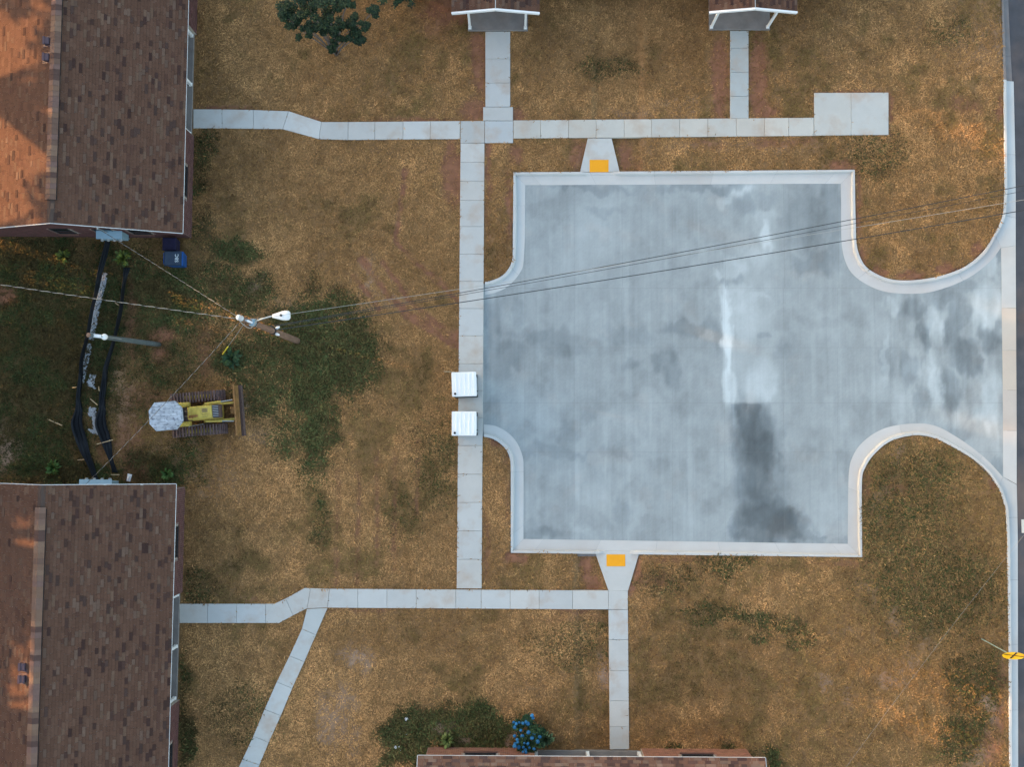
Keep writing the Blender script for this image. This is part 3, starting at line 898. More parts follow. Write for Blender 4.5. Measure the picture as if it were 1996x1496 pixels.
def kerb_run(K, parent, m, smooth=True, cuts=3.07, first=0.9, dip=None, tint=(1, 1, 1), flip=False):
    o, i_ = K
    if smooth:
        o, i_ = catmull(o, 6), catmull(i_, 6)
    elif len(o) == 2:
        n = 80
        o = [lerp2(o[0], o[1], t / n) for t in range(n + 1)]
        i_ = [lerp2(i_[0], i_[1], t / n) for t in range(n + 1)]
    else:
        o2, i2 = [], []
        for k in range(len(o) - 1):
            n = 6
            o2 += [lerp2(o[k], o[k + 1], t / n) for t in range(n)]
            i2 += [lerp2(i_[k], i_[k + 1], t / n) for t in range(n)]
        o, i_ = o2 + [o[-1]], i2 + [i_[-1]]
    secs = []
    for a, b in zip(o, i_):
        A, B = W(*a), W(*b)
        wv = B - A
        L = wv.length
        u = wv / L
        f = 0.0
        if dip:
            c0, c1, tp = dip
            f = float(sstep(c0 - tp, c0, np.array([a[0]]))[0] * (1 - sstep(c1, c1 + tp, np.array([a[0]]))[0]))
        zt = Z_TOP * (1 - f) + (Z_LOT + .022) * f
        tw = min(.15, L * .3)
        bt = min(.19, L * .38)
        prof = [(-.0, -.30), (0, zt - .012), (.012, zt), (tw - .02, zt), (tw, zt - .02), (bt, Z_LOT + .016), (L * .72, Z_LOT + .006), (L, Z_LOT + .010), (L, -.30)]
        secs.append([A + u * p[0] + Vector((0, 0, p[1])) for p in prof])
    # cut into cast sections with open joints
    acc, last, start = 0.0, first, 0
    groups, cur = [], [0]
    for k in range(1, len(secs)):
        acc += (secs[k][3] - secs[k - 1][3]).length
        cur.append(k)
        if acc >= last and k < len(secs) - 3:
            groups.append(cur)
            cur = [k]
            last += cuts
    groups.append(cur)
    off = parent.location
    for gi in groups:
        if len(gi) < 2:
            continue
        S = [list(secs[k]) for k in gi]
        # open the joint by 8 mm
        for e, n2 in ((0, 1), (-1, -2)):
            for q in range(9):
                d = S[n2][q] - S[e][q]
                if d.length > .03:
                    S[e][q] = S[e][q] + d.normalized() * .005
        b = MB()
        vv = [p - off for s in S for p in s]
        ff = []
        for k in range(len(S) - 1):
            for q in range(8):
                f_ = (k * 9 + q, (k + 1) * 9 + q, (k + 1) * 9 + q + 1, k * 9 + q + 1)
                ff.append(f_[::-1] if flip else f_)
        e1, e2 = tuple(range(9)), tuple(range((len(S) - 1) * 9, len(S) * 9))
        ff += [e1[::-1] if flip else e1, e2 if flip else e2[::-1]]
        b.add(vv, ff)
        ob = b.build('kerb_section', m, parent)
        jit = random.uniform(.97, 1.03)
        ob.color = (tint[0] * jit, tint[1] * jit, tint[2] * jit, 1)


kerb_run(KA, kerb, M['kerb'], True, first=1.6, tint=(.97, 1, 1.02))
kerb_run(KB, kerb, M['kerb'], False, first=.68, dip=(1148, 1190, 18))
kerb_run(KC1, kerb, M['kerb'], True, first=5.2, cuts=4.6, tint=(1.02, 1, 1))
kerb_run(KC2, kerb, M['kerb'], False, first=1.0, tint=(.97, 1, 1.02))
kerb_run(KH, oldkerb, M['oldkerb'], False)
kerb_run(KE1, kerb, M['kerb'], True, first=2.8, cuts=4.2, tint=(1.03, .99, .96))
kerb_run(KE2, kerb, M['kerb'], False, first=1.6, tint=(1, 1, 1.0))
kerb_run(KF, kerb, M['kerb'], False, first=.7, dip=(1181, 1226, 18), tint=(1.03, 1, .98))
kerb_run(KG, kerb, M['kerb'], True, first=.7, tint=(.97, 1, 1.02))
# gutter pan across the lot's mouth
pan = [((1953.5, 482.5), (1982, 478)), ((1955, 600), (1982.6, 600)), ((1956, 683), (1983, 683)), ((1957, 761), (1983.6, 761)), ((1957.5, 840), (1984, 840)), ((1957.5, 930.5), (1984, 945))]
for k in range(len(pan) - 1):
    (a, b1), (c, d) = pan[k], pan[k + 1]
    cs = [W(*p) - kerb.location for p in (a, b1, d, c)]
    b = MB()
    b.prism([(p.x, p.y + (-.005 if q < 2 else .005)) for q, p in enumerate(cs)][::-1], -.3, Z_LOT + .008)
    ob = b.build('gutter_pan', M['kerb'], kerb)
    ob.color = [(1.0, .98, .96, 1), (1.0, .90, .80, 1), (1.0, .86, .74, 1), (1.0, .88, .80, 1), (1, .97, .95, 1)][k]

# ------------------------------------------------------------------ paths
LABELS = ['pale path of slabs bending from the upper left brick house to the crossing', 'square paving slabs where the paths cross, a shade darker than the paths', 'straight path running up to the left gabled porch', 'long straight path along the top of the parking lot',
          'square concrete pad at the end of the upper path', 'darker grey path between red clay strips up to the right gabled porch', 'wide path running down the left side of the parking lot', 'path of slabs bending from the lower left brick house', 'diagonal path leaving the lower path towards the bottom edge',
          'straight path down to the porch of the bottom house']
for (nm, slabs, tint), lab in zip(PATHS, LABELS):
    c0 = W(*slabs[0][0])
    e = empty(nm, c0)
    tag(e, lab, 'path' if nm == 'path' else 'pad', kind='structure')
    for q in slabs:
        P = [W(*p) - c0 for p in q]
        cen = sum(P, Vector()) / len(P)
        zt = .040 + random.uniform(-.004, .006)
        bev = .012

        def inset(d):
            return [p + (cen - p).normalized() * d for p in P]
        lo, mid, hi = inset(.007), inset(.007), inset(.007 + bev)
        n = len(P)
        vv = [(p.x, p.y, -.14) for p in lo] + [(p.x, p.y, zt - bev) for p in mid] + [(p.x, p.y, zt) for p in hi]
        ff = [tuple(range(n)), tuple(range(3 * n - 1, 2 * n - 1, -1))]
        for k in (0, n):
            ff += [(k + i, k + n + i, k + n + (i + 1) % n, k + (i + 1) % n) for i in range(n)]
        ob = MB().add(vv, ff).build('paving_slab', M['walk'], e)
        j = random.uniform(.97, 1.03)
        wv = random.uniform(-.02, .03)
        ob.color = (tint[0] * j * (1 + wv), tint[1] * j, tint[2] * j * (1 - wv), 1)

# kerb ramps with tactile panels
for poly, tq, lab in ((RAMP_N, [(1149.5, 311), (1186, 311), (1186.5, 334.5), (1149.5, 334.5)], 'upper'), (RAMP_S, [(1182.5, 1082), (1219, 1082), (1219, 1105), (1182.5, 1105)], 'lower')):
    c0 = W(*poly[0])
    e = empty('kerb_ramp', c0)
    tag(e, 'flared concrete kerb ramp at the %s edge of the parking lot' % lab, 'ramp', kind='structure')
    P = [W(*p) - c0 for p in poly]
    zs = (Z_LOT + .026, Z_LOT + .026, .038, .038)
    vv = [(p.x, p.y, -.3) for p in P] + [(p.x, p.y, z) for p, z in zip(P, zs)]
    MB().add(vv, [(0, 1, 2, 3)[::-1], (4, 5, 6, 7), (0, 1, 5, 4), (1, 2, 6, 5), (2, 3, 7, 6), (3, 0, 4, 7)]).build('ramp_slab', M['walk'], e)
    yl = [p.y for p in P]

    def rz(y):
        t = (y - P[0].y) / (P[2].y - P[0].y)
        return (Z_LOT + .026) * (1 - t) + .038 * t
    T = [W(*p) - c0 for p in tq]
    x0, x1 = min(p.x for p in T), max(p.x for p in T)
    y0, y1 = min(p.y for p in T), max(p.y for p in T)
    b = MB()
    lo = [(x0, y0, rz(y0) - .01), (x1, y0, rz(y0) - .01), (x1, y1, rz(y1) - .01), (x0, y1, rz(y1) - .01)]
    b.hexa(lo, [(p[0], p[1], p[2] + .018) for p in lo])
    nx_, ny_ = 14, 9
    for i in range(nx_):
        for j in range(ny_):
            X0 = x0 + (i + .5) * (x1 - x0) / nx_
            Y0 = y0 + (j + .5) * (y1 - y0) / ny_
            b.lathe((X0, Y0, rz(Y0) + .008), [(.013, 0), (.008, .006)], 5)
    b.build('tactile_panel', M['yellow'], e)

# ------------------------------------------------------------------ houses
ROOF = [((.112, .059, .040), .64), ((.122, .067, .046), .22), ((.090, .047, .034), .08), ((.136, .082, .056), .06)]


ROOF_TONE = [1.0]           # factor on the shingle colours, paler for the bottom house


def roof_col():
    r = random.random()
    for c, p in ROOF:
        r -= p
        if r < 0:
            break
    k = random.uniform(.9, 1.1) * ROOF_TONE[0]
    return (c[0] * k, c[1] * k, c[2] * k)


def shingle_slope(parent, O, U, V, Lu, Lv, name='shingle_field', expo=.143, ulim=None, vlim=None, accents=0, umax=None):
    """O: corner at the eave; U along the eave; V up the slope"""
    U, V = Vector(U).normalized(), Vector(V).normalized()
    N = U.cross(V)
    if N.z < 0:
        N = -N
    b = MB()
    nv = int(Lv / expo)
    spots = []
    for j in range(nv + 1):
        v0 = j * expo
        v1 = min(v0 + expo + .02, Lv)
        u = -random.uniform(0, .3)
        while u < Lu:
            w = random.choice((.24, .30, .36, .42, .5)) * random.uniform(.9, 1.1)
            a, c = max(u, 0), min(u + w, Lu)
            u += w
            if c - a < .03:
                continue
            t = .014 + random.uniform(0, .007)
            p = [O + U * (a + .003) + V * v0, O + U * (c - .003) + V * v0, O + U * (c - .003) + V * v1, O + U * (a + .003) + V * v1]
            top = [p[0] + N * t, p[1] + N * t, p[2] + N * .004, p[3] + N * .004]
            b.add(p[:2] + top, [(0, 1, 3, 2), (2, 3, 4, 5), (0, 2, 5), (1, 4, 3)], roof_col())
            if (ulim is None or ulim[0] < a < ulim[1]) and (vlim is None or vlim[0] <= v0 < vlim[1]):
                spots.append((a, v0))
    fo = b.build(name, M['shingle'], parent)
    fo['kind'] = 'stuff'
    if accents:
        kinds = []
        for w in (.26, .36, .44):
            m_ = MB()
            q = [Vector((0, 0, 0)), U * w, U * w + V * (expo - .004), V * (expo - .004)]
            up = [q[0] + N * .009, q[1] + N * .009, q[2] + N * .007, q[3] + N * .007]
            m_.add(q + up, [(4, 5, 6, 7), (0, 1, 5, 4), (1, 2, 6, 5), (2, 3, 7, 6), (3, 0, 4, 7)])
            me = m_.mesh('shingle')
            me.materials.append(M['tab'])
            kinds.append(me)
        random.shuffle(spots)
        used = {}
        n = 0
        for a, v0 in spots:
            row = used.setdefault(round(v0 / expo), [])
            if a + .46 > Lu or any(abs(a - q) < .5 for q in row):
                continue
            row.append(a)
            ob = bpy.data.objects.new('shingle', random.choice(kinds))
            ob.parent = parent
            ob.location = O + U * a + V * (v0 + .002) + N * .019
            k = random.uniform(.85, 1.15) * ROOF_TONE[0]
            c = random.choice(((.056, .031, .026), (.062, .035, .028), (.130, .082, .060), (.122, .076, .056), (.066, .040, .033)))
            ob.color = (c[0] * k, c[1] * k, c[2] * k, 1)
            COL.objects.link(ob)
            n += 1
            if n >= accents:
                break


def bricks(b, O, U, Nn, Lu, z0, z1, tint, hole=None, topf=None):
    U = Vector(U)
    Nn = Vector(Nn)
    n = int((z1 - z0) / .076)
    for j in range(n):
        z = z0 + j * .076
        u = -.1 * (j % 2)
        while u < Lu:
            a, c = max(u, 0) + .005, min(u + .205, Lu) - .005
            u += .205
            if c - a < .03:
                continue
            if topf and z + .066 > min(topf(a), topf(c)):
                continue
            if hole and any(h[0] < c and h[1] > a and h[2] < z + .066 and h[3] > z for h in hole):
                continue
            k = random.uniform(.75, 1.2)
            col = (tint[0] * k, tint[1] * k * random.uniform(.92, 1.08), tint[2] * k)
            p0, p1 = O + U * a, O + U * c
            d = Nn * .008
            zz = Vector((0, 0, z))
            hz = Vector((0, 0, z + .066))
            q = [p0 + d + zz, p1 + d + zz, p1 + d + hz, p0 + d + hz, p0 + zz, p1 + zz, p1 + hz, p0 + hz]
            b.add(q, [(0, 1, 2, 3), (4, 5, 1, 0), (3, 2, 6, 7), (4, 0, 3, 7), (1, 5, 6, 2)], col)


def window(parent, c, U, Nn, w, h, z0):
    """frame, sill and two panes standing in a brick wall; c on the wall face"""
    U, Nn = Vector(U), Vector(Nn)
    up = Vector((0, 0, 1))
    R = Matrix((U, Nn, up)).transposed()
    f = MB()
    C = Vector(c)
    for s in (-1, 1):
        f.box(C + U * (s * (w / 2 - .025)) + up * (z0 + h / 2) + Nn * .0, (.05, .05, h), m=R)
    for zz in (z0 + .025, z0 + h / 2, z0 + h - .025):
        f.box(C + up * zz, (w - .1, .045, .05), m=R)
    fo = f.build('window', M['blackp'], parent)
    for zz in (z0 + h * .27, z0 + h * .75):
        MB().box(C + up * zz - Nn * .008, (w - .10, .01, h / 2 - .06), m=R).build('pane', M['glass'], fo)
    MB().box(C + up * (z0 - .035) + Nn * .03, (w + .12, .10, .06), m=R).build('sill', M['brickplain'], fo)


M['brickplain'] = mat('brick_plain', (0.17, 0.085, 0.065), 0.9, 0.2, 10.0, 0.3, 100)


def house(name, o, d, label, tint, show_u, acc, gable_windows=(), front_win=True, cap_each=True, vents=()):
    e = empty(name, o, d)
    tag(e, label, 'house', 'brick houses')
    pz = [5.15, 10.35]
    rec = 1.7
    wt = .18
    # walls (mortar-coloured core), one body with the porch let into it
    wl = MB()
    fp = [(0, 0), (pz[0], 0), (pz[0], rec), (pz[1], rec), (pz[1], 0), (LEN, 0), (LEN, DEP), (0, DEP)]
    wl.prism(fp, -.15, ZE - .02)
    for xg in (0, LEN - wt):
        x1 = xg + wt
        zz = ZR - .16
        wl.add([(xg, 0, ZE - .02), (xg, DEP, ZE - .02), (xg, DEP / 2, zz), (x1, 0, ZE - .02), (x1, DEP, ZE - .02), (x1, DEP / 2, zz)],
               [(0, 2, 1), (3, 4, 5), (0, 3, 5, 2), (1, 2, 5, 4)])
    wall = wl.build('wall', M['mortar'], e)
    X, Yv = Vector((1, 0, 0)), Vector((0, 1, 0))
    bk = MB()
    fw = [(pz[0] / 2, 1.5, 1.25, .9), ((pz[1] + LEN) / 2, 1.5, 1.25, .9)] if front_win else []
    holes = [(c - w / 2, c + w / 2, z, z + h) for c, w, h, z in fw]
    bricks(bk, Vector((0, 0, 0)), X, -Yv, pz[0], -.02, ZE - .1, tint, holes)
    bricks(bk, Vector((pz[1], 0, 0)), X, -Yv, LEN - pz[1], -.02, ZE - .1, tint, [(a - pz[1], b - pz[1], c, f) for a, b, c, f in holes])
    bricks(bk, Vector((pz[0], rec, 0)), X, -Yv, pz[1] - pz[0], 0.1, ZE - .1, tint)
    tf = lambda y: ZE + (ZR - ZE) * (1 - abs(y - DEP / 2) / (DEP / 2)) - .25
    gh = [(u - w / 2, u + w / 2, z, z + h) for u, w, h, z in gable_windows]
    gside = 0 if acc.get('gable', 0) == 0 else 1
    bricks(bk, Vector((0, 0, 0)), Yv, -X, DEP, -.02, ZR, tint, gh if gside == 0 else None, tf)
    bricks(bk, Vector((LEN, 0, 0)), Yv, X, DEP, -.02, ZR, tint, gh if gside == 1 else None, tf)
    bo = bk.build('brickwork', M['brick'], e)
    bo['kind'] = 'stuff'
    for c, w, h, z in fw:
        window(e, (c, -.004, 0), X, -Yv, w, h, z)
    for u, w, h, z in gable_windows:
        if gside == 0:
            window(e, (-.004, u, 0), -Yv, -X, w, h, z)
        else:
            window(e, (LEN + .004, u, 0), Yv, X, w, h, z)
    # porch: slab, posts, door
    MB().bbox(((pz[0] + pz[1]) / 2, rec / 2 + .05, .0), (pz[1] - pz[0] - .02, rec - .10, .2), .015).build('porch_slab', M['porch'], e)
    for x in (pz[0] + .10, (pz[0] + pz[1]) / 2, pz[1] - .10):
        b = MB()
        b.box((x, .20, 1.30), (.13, .13, 2.4))
        b.box((x, .20, .13), (.17, .17, .06))
        b.box((x, .20, 2.45), (.17, .17, .06))
        b.build('porch_post', M['white'], e)
    dr = MB().box((pz[0] + 1.6, rec - .02, 1.12), (.92, .05, 2.04)).build('door', M['white'], e)
    MB().lathe((pz[0] + 1.95, rec - .045, 1.05), [(.03, 0), (.035, .03), (.015, .06)], 8, (0, -1, 0)).build('handle', M['dark'], dr)
    # roof deck
    pitch = (ZR - ZE) / (DEP / 2 + OH)
    ze = ZE
    zr_ = ZR
    th = .12
    x0, x1 = -RK, LEN + RK
    yc = DEP / 2
    vv = []
    for x in (x0, x1):
        vv += [(x, -OH, ze), (x, yc, zr_), (x, DEP + OH, ze), (x, DEP + OH, ze - th), (x, yc, zr_ - th), (x, -OH, ze - th)]
    ff = [(0, 6, 7, 1), (1, 7, 8, 2), (3, 9, 10, 4), (4, 10, 11, 5), (0, 1, 4, 5), (1, 2, 3, 4), (6, 11, 10, 7), (7, 10, 9, 8), (0, 5, 11, 6), (2, 8, 9, 3)]
    roof = MB().add(vv, ff).build('roof', M['ceiling'], e)
    sl = math.hypot(yc + OH, zr_ - ze)
    Vf = Vector((0, yc + OH, zr_ - ze))
    Vb = Vector((0, -(yc + OH), zr_ - ze))
    shingle_slope(roof, Vector((x0, -OH - .02, ze + .002)), X, Vf, x1 - x0, sl + .01, ulim=show_u[0], vlim=show_u[1], accents=acc.get('front', 0))
    shingle_slope(roof, Vector((x0, DEP + OH + .02, ze + .002)), X, Vb, x1 - x0, sl + .01, ulim=show_u[0], vlim=None if acc.get('back', 0) == 0 else (1.0, 6), accents=acc.get('back', 0))
    # ridge vent and cap shingles
    rv = MB()
    vw, vx0, vx1 = .24, x0 + 1.05, x1 - 1.05
    for s in (-1, 1):
        zo = zr_ - vw * pitch
        pts = [(0, zr_ + .02), (s * vw, zo + .02), (s * vw, zo + .115), (0, zr_ + .115)]
        vv = [(x, yc + p[0], p[1]) for x in (vx0, vx1) for p in pts]
        fs = [(0, 1, 2, 3), (7, 6, 5, 4), (3, 2, 6, 7), (2, 1, 5, 6)]
        rv.add(vv, fs if s > 0 else [f[::-1] for f in fs])
    rvo = rv.build('ridge_vent', M['dark'], roof)
    cm = MB()
    exl = .26
    vv = []
    for x, h in ((0, .022), (exl, .008)):
        for s, dz in ((-vw, -vw * pitch), (0, 0), (vw, -vw * pitch)):
            vv.append((x, s, dz + h))
        for s, dz in ((-vw, -vw * pitch), (0, 0), (vw, -vw * pitch)):
            vv.append((x, s, dz))
    cm.add(vv, [(0, 1, 7, 6), (1, 2, 8, 7), (0, 3, 4, 1), (1, 4, 5, 2), (6, 7, 10, 9), (7, 8, 11, 10), (0, 6, 9, 3), (2, 5, 11, 8)])
    cme = cm.mesh('ridge_shingle')
    cme.materials.append(M['tab'])
    x = vx0
    allc = MB()
    while x < vx1 - .1:
        c = random.choice(((.19, .115, .08), (.215, .135, .095), (.15, .092, .07), (.19, .118, .09), (.10, .06, .05), (.175, .108, .09)))
        if cap_each:
            ob = bpy.data.objects.new('ridge_shingle', cme)
            ob.parent = roof
            ob.location = (x, yc, zr_ + .117)
            ob.color = (*c, 1)
            COL.objects.link(ob)
        else:
            allc.add([(p[0] + x, p[1] + yc, p[2] + zr_ + .117) for p in cm.v], cm.f, c)
        x += .25
    if not cap_each:
        q = allc.build('ridge_cap', M['shingle'], roof)
    for (xa, xb) in ((x0, vx0), (vx1, x1)):
        b = MB()
        for s in (-1, 1):
            b.add([(xa, yc, zr_ + .032), (xb, yc, zr_ + .032), (xb, yc + s * .17, zr_ + .028 - .17 * pitch), (xa, yc + s * .17, zr_ + .028 - .17 * pitch)], [(0, 1, 2, 3) if s < 0 else (3, 2, 1, 0)], (.085, .06, .05))
        b.build('ridge_end', M['shingle'], roof)
    # white drip edge and rake boards
    MB().box((LEN / 2, -OH - .030, ze - .012), (LEN + 2 * RK, .018, .04)).build('fascia', M['white'], roof)
    MB().box((LEN / 2, DEP + OH + .030, ze - .012), (LEN + 2 * RK, .018, .04)).build('fascia', M['white'], roof)
    ang = math.atan2(zr_ - ze, yc + OH)
    for xg in (x0 - .018, x1 + .018):
        for s in (-1, 1):
            ym = yc + s * (yc + OH) / 2
            R = Matrix.Rotation(-s * ang, 3, 'X')
            MB().box((xg, ym, (ze + zr_) / 2 - .03), (.022, sl + .02, .06), m=R).build('rake_board', M['white'], roof)
    for vx, vy in vents:
        zb = zr_ - abs(vy - yc) * pitch
        v = MB()
        v.bbox((vx, vy, zb + .10), (.34, .32, .20), .04)
        v.box((vx, vy, zb + .02), (.5, .5, .025), m=Matrix.Rotation(-math.copysign(ang, vy - yc), 3, 'X'))
        vo = v.build('roof_vent', M['vent'], roof)
        MB().box((vx, vy + .10, zb + .19), (.36, .10, .05)).build('vent_hood', M['vent'], vo)
    return e


def to_local(o, d, p):
    v = p - o
    c, s = math.cos(-d), math.sin(-d)
    return Vector((v.x * c - v.y * s, v.x * s + v.y * c, v.z))


vA = [tuple(to_local(hA0, dA, W(px_, py_, 4.6))[:2]) for px_, py_ in ((92, 80), (91, 112))]
vB = [tuple(to_local(hB0, dB, W(px_, py_, 4.6))[:2]) for px_, py_ in ((43, 1301), (42, 1325))]
house('brick_house', hA0, dA, 'brick house with brown shingle roof at the upper left, orange light on its left slope', (.125, .062, .058), ((0, 12.5), None), {'front': 230, 'back': 70, 'gable': 0},
      [(5.75, .9, 1.2, .9), (3.7, .9, 1.2, .9), (2.05, .9, 1.2, .9)], vents=vA)
house('brick_house', hB0, dB, 'brick house with brown shingle roof at the lower left, pale cabinet on its upper gable', (.135, .066, .060), ((1.5, 15.5), None), {'front': 240, 'back': 60, 'gable': 1}, [(5.6, .9, 1.2, .9)], vents=vB)
ROOF_TONE[0] = 1.55
house('brick_house', hC0, dC, 'orange brick house cut by the bottom edge beside the blue hydrangea', (.31, .142, .092), ((0, 16), (0, .55)), {'front': 130, 'gable': 0}, cap_each=False)


ROOF_TONE[0] = 1.0


def porch_house(px0, px1, py, label, gx0, gx1):
    """house beyond the upper edge; only its gabled porch reaches into view"""
    a, b_ = W(px0, py), W(px1, py)
    w = (b_ - a).length
    e = empty('porch_house', a, math.atan2(b_.y - a.y, b_.x - a.x))
    tag(e, label, 'house', 'houses with gabled porches')
    dp = 2.3
    MB().bbox((w / 2, dp / 2, .02), (w, dp, .2), .015).build('porch_slab', M['porch'], e)
    for x in (.11, w - .13):
        q = MB()
        q.box((x, .14, 1.22), (.11, .11, 2.2))
        q.box((x, .14, .15), (.16, .16, .06))
        q.build('porch_post', M['white'], e)
    # house body beyond
    L0, L1 = -4.2, w + 4.2
    wl = MB()
    wl.prism([(L0, dp), (L1, dp), (L1, dp + 7.5), (L0, dp + 7.5)], -.1, 2.6)
    wl.build('wall', M['brickplain'], e)
    dr = MB().box((w / 2, dp - .03, 1.13), (.92, .06, 2.04)).build('door', M['white'], e)
    MB().lathe((w / 2 + .36, dp - .06, 1.05), [(.03, 0), (.035, .03), (.015, .06)], 8, (0, -1, 0)).build('handle', M['dark'], dr)
    # porch gable roof
    xl, xr = gx0 - a.x, gx1 - a.x
    xc = (xl + xr) / 2
    ze, zp = 2.36, 2.80
    y0, y1 = -.02, dp + 2.0
    rf = MB()
    vv = []
    for y in (y0, y1):
        vv += [(xl, y, ze), (xc, y, zp), (xr, y, ze), (xr, y, ze - .1), (xc, y, zp - .1), (xl, y, ze - .1)]
    rf.add(vv, [(0, 1, 7, 6), (1, 2, 8, 7), (3, 4, 10, 9), (4, 5, 11, 10), (0, 5, 4, 1), (1, 4, 3, 2), (6, 7, 10, 11), (7, 8, 9, 10), (0, 6, 11, 5), (2, 3, 9, 8)])
    roof = rf.build('roof', M['ceiling'], e)
    Y_ = Vector((0, 1, 0))
    sl = math.hypot(xc - xl, zp - ze)
    shingle_slope(roof, Vector((xl - .02, y0 - .01, ze + .002)), Y_, Vector((xc - xl, 0, zp - ze)), y1 - y0, sl, ulim=(0, .9), accents=14)
    shingle_slope(roof, Vector((xr + .02, y0 - .01, ze + .002)), Y_, Vector((xc - xr, 0, zp - ze)), y1 - y0, sl, ulim=(0, .9), accents=14)
    ang = math.atan2(zp - ze, xc - xl)
    for s, xm in ((-1, (xl + xc) / 2), (1, (xr + xc) / 2)):
        MB().box((xm, y0 - .05, (ze + zp) / 2 - .02), (sl + .02, .09, .15), m=Matrix.Rotation(s * ang, 3, 'Y')).build('rake_board', M['white'], roof)
    # main roof
    r2 = MB()
    A, B, Cc = (dp - .4, 2.6), (dp + 3.75, 4.3), (dp + 7.9, 2.6)
    vv = []
    for x in (L0 - .3, L1 + .3):
        vv += [(x, A[0], A[1]), (x, B[0], B[1]), (x, Cc[0], Cc[1]), (x, Cc[0], Cc[1] - .1), (x, B[0], B[1] - .1), (x, A[0], A[1] - .1)]
    r2.add(vv, [(0, 6, 7, 1), (1, 7, 8, 2), (3, 9, 10, 4), (4, 10, 11, 5), (0, 1, 4, 5), (1, 2, 3, 4), (6, 11, 10, 7), (7, 10, 9, 8), (0, 5, 11, 6), (2, 8, 9, 3)])
    ro = r2.build('main_roof', M['ceiling'], e)
    shingle_slope(ro, Vector((L0 - .3, A[0] - .02, A[1] + .002)), Vector((1, 0, 0)), Vector((0, B[0] - A[0], B[1] - A[1])), L1 - L0 + .6, math.hypot(B[0] - A[0], B[1] - A[1]))
    shingle_slope(ro, Vector((L0 - .3, Cc[0] + .02, A[1] + .002)), Vector((1, 0, 0)), Vector((0, B[0] - Cc[0], B[1] - A[1])), L1 - L0 + .6, math.hypot(B[0] - A[0], B[1] - A[1]))


porch_house(912, 1029, 61, 'house with a white gabled porch at the top, above the crossing of the paths', W(881, 23, 2.36).x, W(1051, 23, 2.36).x)
porch_house(1381.5, 1500, 59.5, 'house with a white gabled porch at the top, above the red clay strips', W(1383, 21, 2.36).x, W(1553, 20, 2.36).x)

# ------------------------------------------------------------------ meter cabinets on the gables
def cabinet(o, d, gx_, gy_, w, z0, z1, out, label):
    """gx_, gy_: local place on the gable; out: local outward direction along x"""
    c, s = math.cos(d), math.sin(d)
    p = Vector((o.x + c * gx_ - s * gy_, o.y + s * gx_ + c * gy_, 0))
    e = empty('meter_cabinet', p, d)
    tag(e, label, 'meter cabinet')
    dp = .30
    b = MB()
    b.bbox((out * (dp / 2 + .012), 0, (z0 + z1) / 2), (dp, w, z1 - z0), .02)
    b.build('cabinet_body', M['meter'], e)
    b = MB()
    b.hexa([(out * .012, -w / 2 - .03, z1 + .01), (out * .40, -w / 2 - .03, z1 - .03), (out * .40, w / 2 + .03, z1 - .03), (out * .012, w / 2 + .03, z1 + .01)][::1 if out > 0 else -1],
           [(out * .012, -w / 2 - .03, z1 + .04), (out * .40, -w / 2 - .03, z1), (out * .40, w / 2 + .03, z1), (out * .012, w / 2 + .03, z1 + .04)][::1 if out > 0 else -1])
    b.build('rain_hood', M['meter'], e)
    for k in range(4):
        y = -w / 2 + (k + .5) * w / 4
        m_ = MB().lathe((out * (dp + .012), y, z1 - .3), [(.085, 0), (.085, .05), (.075, .06), (.075, .13), (.05, .15)], 12, (out, 0, 0)).build('meter', M['galv'], e)
    MB().tube((out * .10, w * .1, z1), (out * .10, w * .1, z1 + 1.0), .035, n=8).build('conduit', M['galv'], e)
    MB().lathe((out * .10, w * .1, z1 + 1.0), [(.04, 0), (.075, .04), (.06, .12), (.02, .16)], 10).build('weatherhead', M['galv'], e)
    MB().tube((out * .08, -w * .3, 0.05), (out * .08, -w * .3, z0), .03, n=8).build('conduit', M['galv'], e)
    return Vector((p.x + c * out * .1 - s * w * .1, p.y + s * out * .1 + c * w * .1, z1 + 1.05))


attA = cabinet(hA0, dA, 0, 3.45, 1.2, .75, 1.65, -1, 'pale blue meter cabinet on the gable of the upper left house')
attB = cabinet(hB0, dB, LEN, 3.75, 1.5, .75, 1.65, 1, 'pale blue meter cabinet on the gable of the lower left house')

# ------------------------------------------------------------------ utility pole with street light
pb_, pt_ = W(580, 665), W(470, 621, 10.2)
up = empty('utility_pole', pb_)
tag(up, 'tall brown wooden utility pole carrying a white street light', 'utility pole')
rel = lambda p: Vector(p) - pb_
top = rel(pt_)
b = MB()
n = 14
b.path([top * (i / n) + Vector((0, 0, -.1 if i == 0 else 0)) for i in range(n + 1)], [.16 - .05 * i / n for i in range(n + 1)], 12)
b.build('pole', M['wood'], up, True)
MB().lathe(top, [(.115, 0), (.12, .05), (.07, .10)], 12).build('pole_cap', M['galv'], up)


def on_pole(t):
    return top * t


# secondary rack with spool insulators
q = on_pole(.955)
MB().box(q + Vector((.15, -.06, 0)), (.06, .06, .75)).build('rack', M['galv'], up)
for k in (-1, 0, 1):
    MB().lathe(q + Vector((.22, -.08, k * .26 - .05)), [(.05, 0), (.03, .03), (.03, .07), (.05, .10)], 10).build('insulator', M['toiletroof'], up)
MB().lathe(top + Vector((-.10, .04, -.12)), [(.04, 0), (.10, .04), (.115, .12), (.08, .19), (.03, .22)], 14).build('insulator_cap', M['toiletroof'], up)
lp = []
for i in range(15):
    t = math.pi * i / 14
    lp.append(top + Vector((-.12 + .62 * i / 14, -.10 - .22 * math.sin(t), -.35 - .25 * math.sin(t))))
MB().path(lp, .016, 6).build('jumper_loop', M['wirew'], up)
lp2 = [p + Vector((.05, .04, -.2)) for p in lp]
MB().path(lp2, .016, 6).build('jumper_loop', M['wireb'], up)
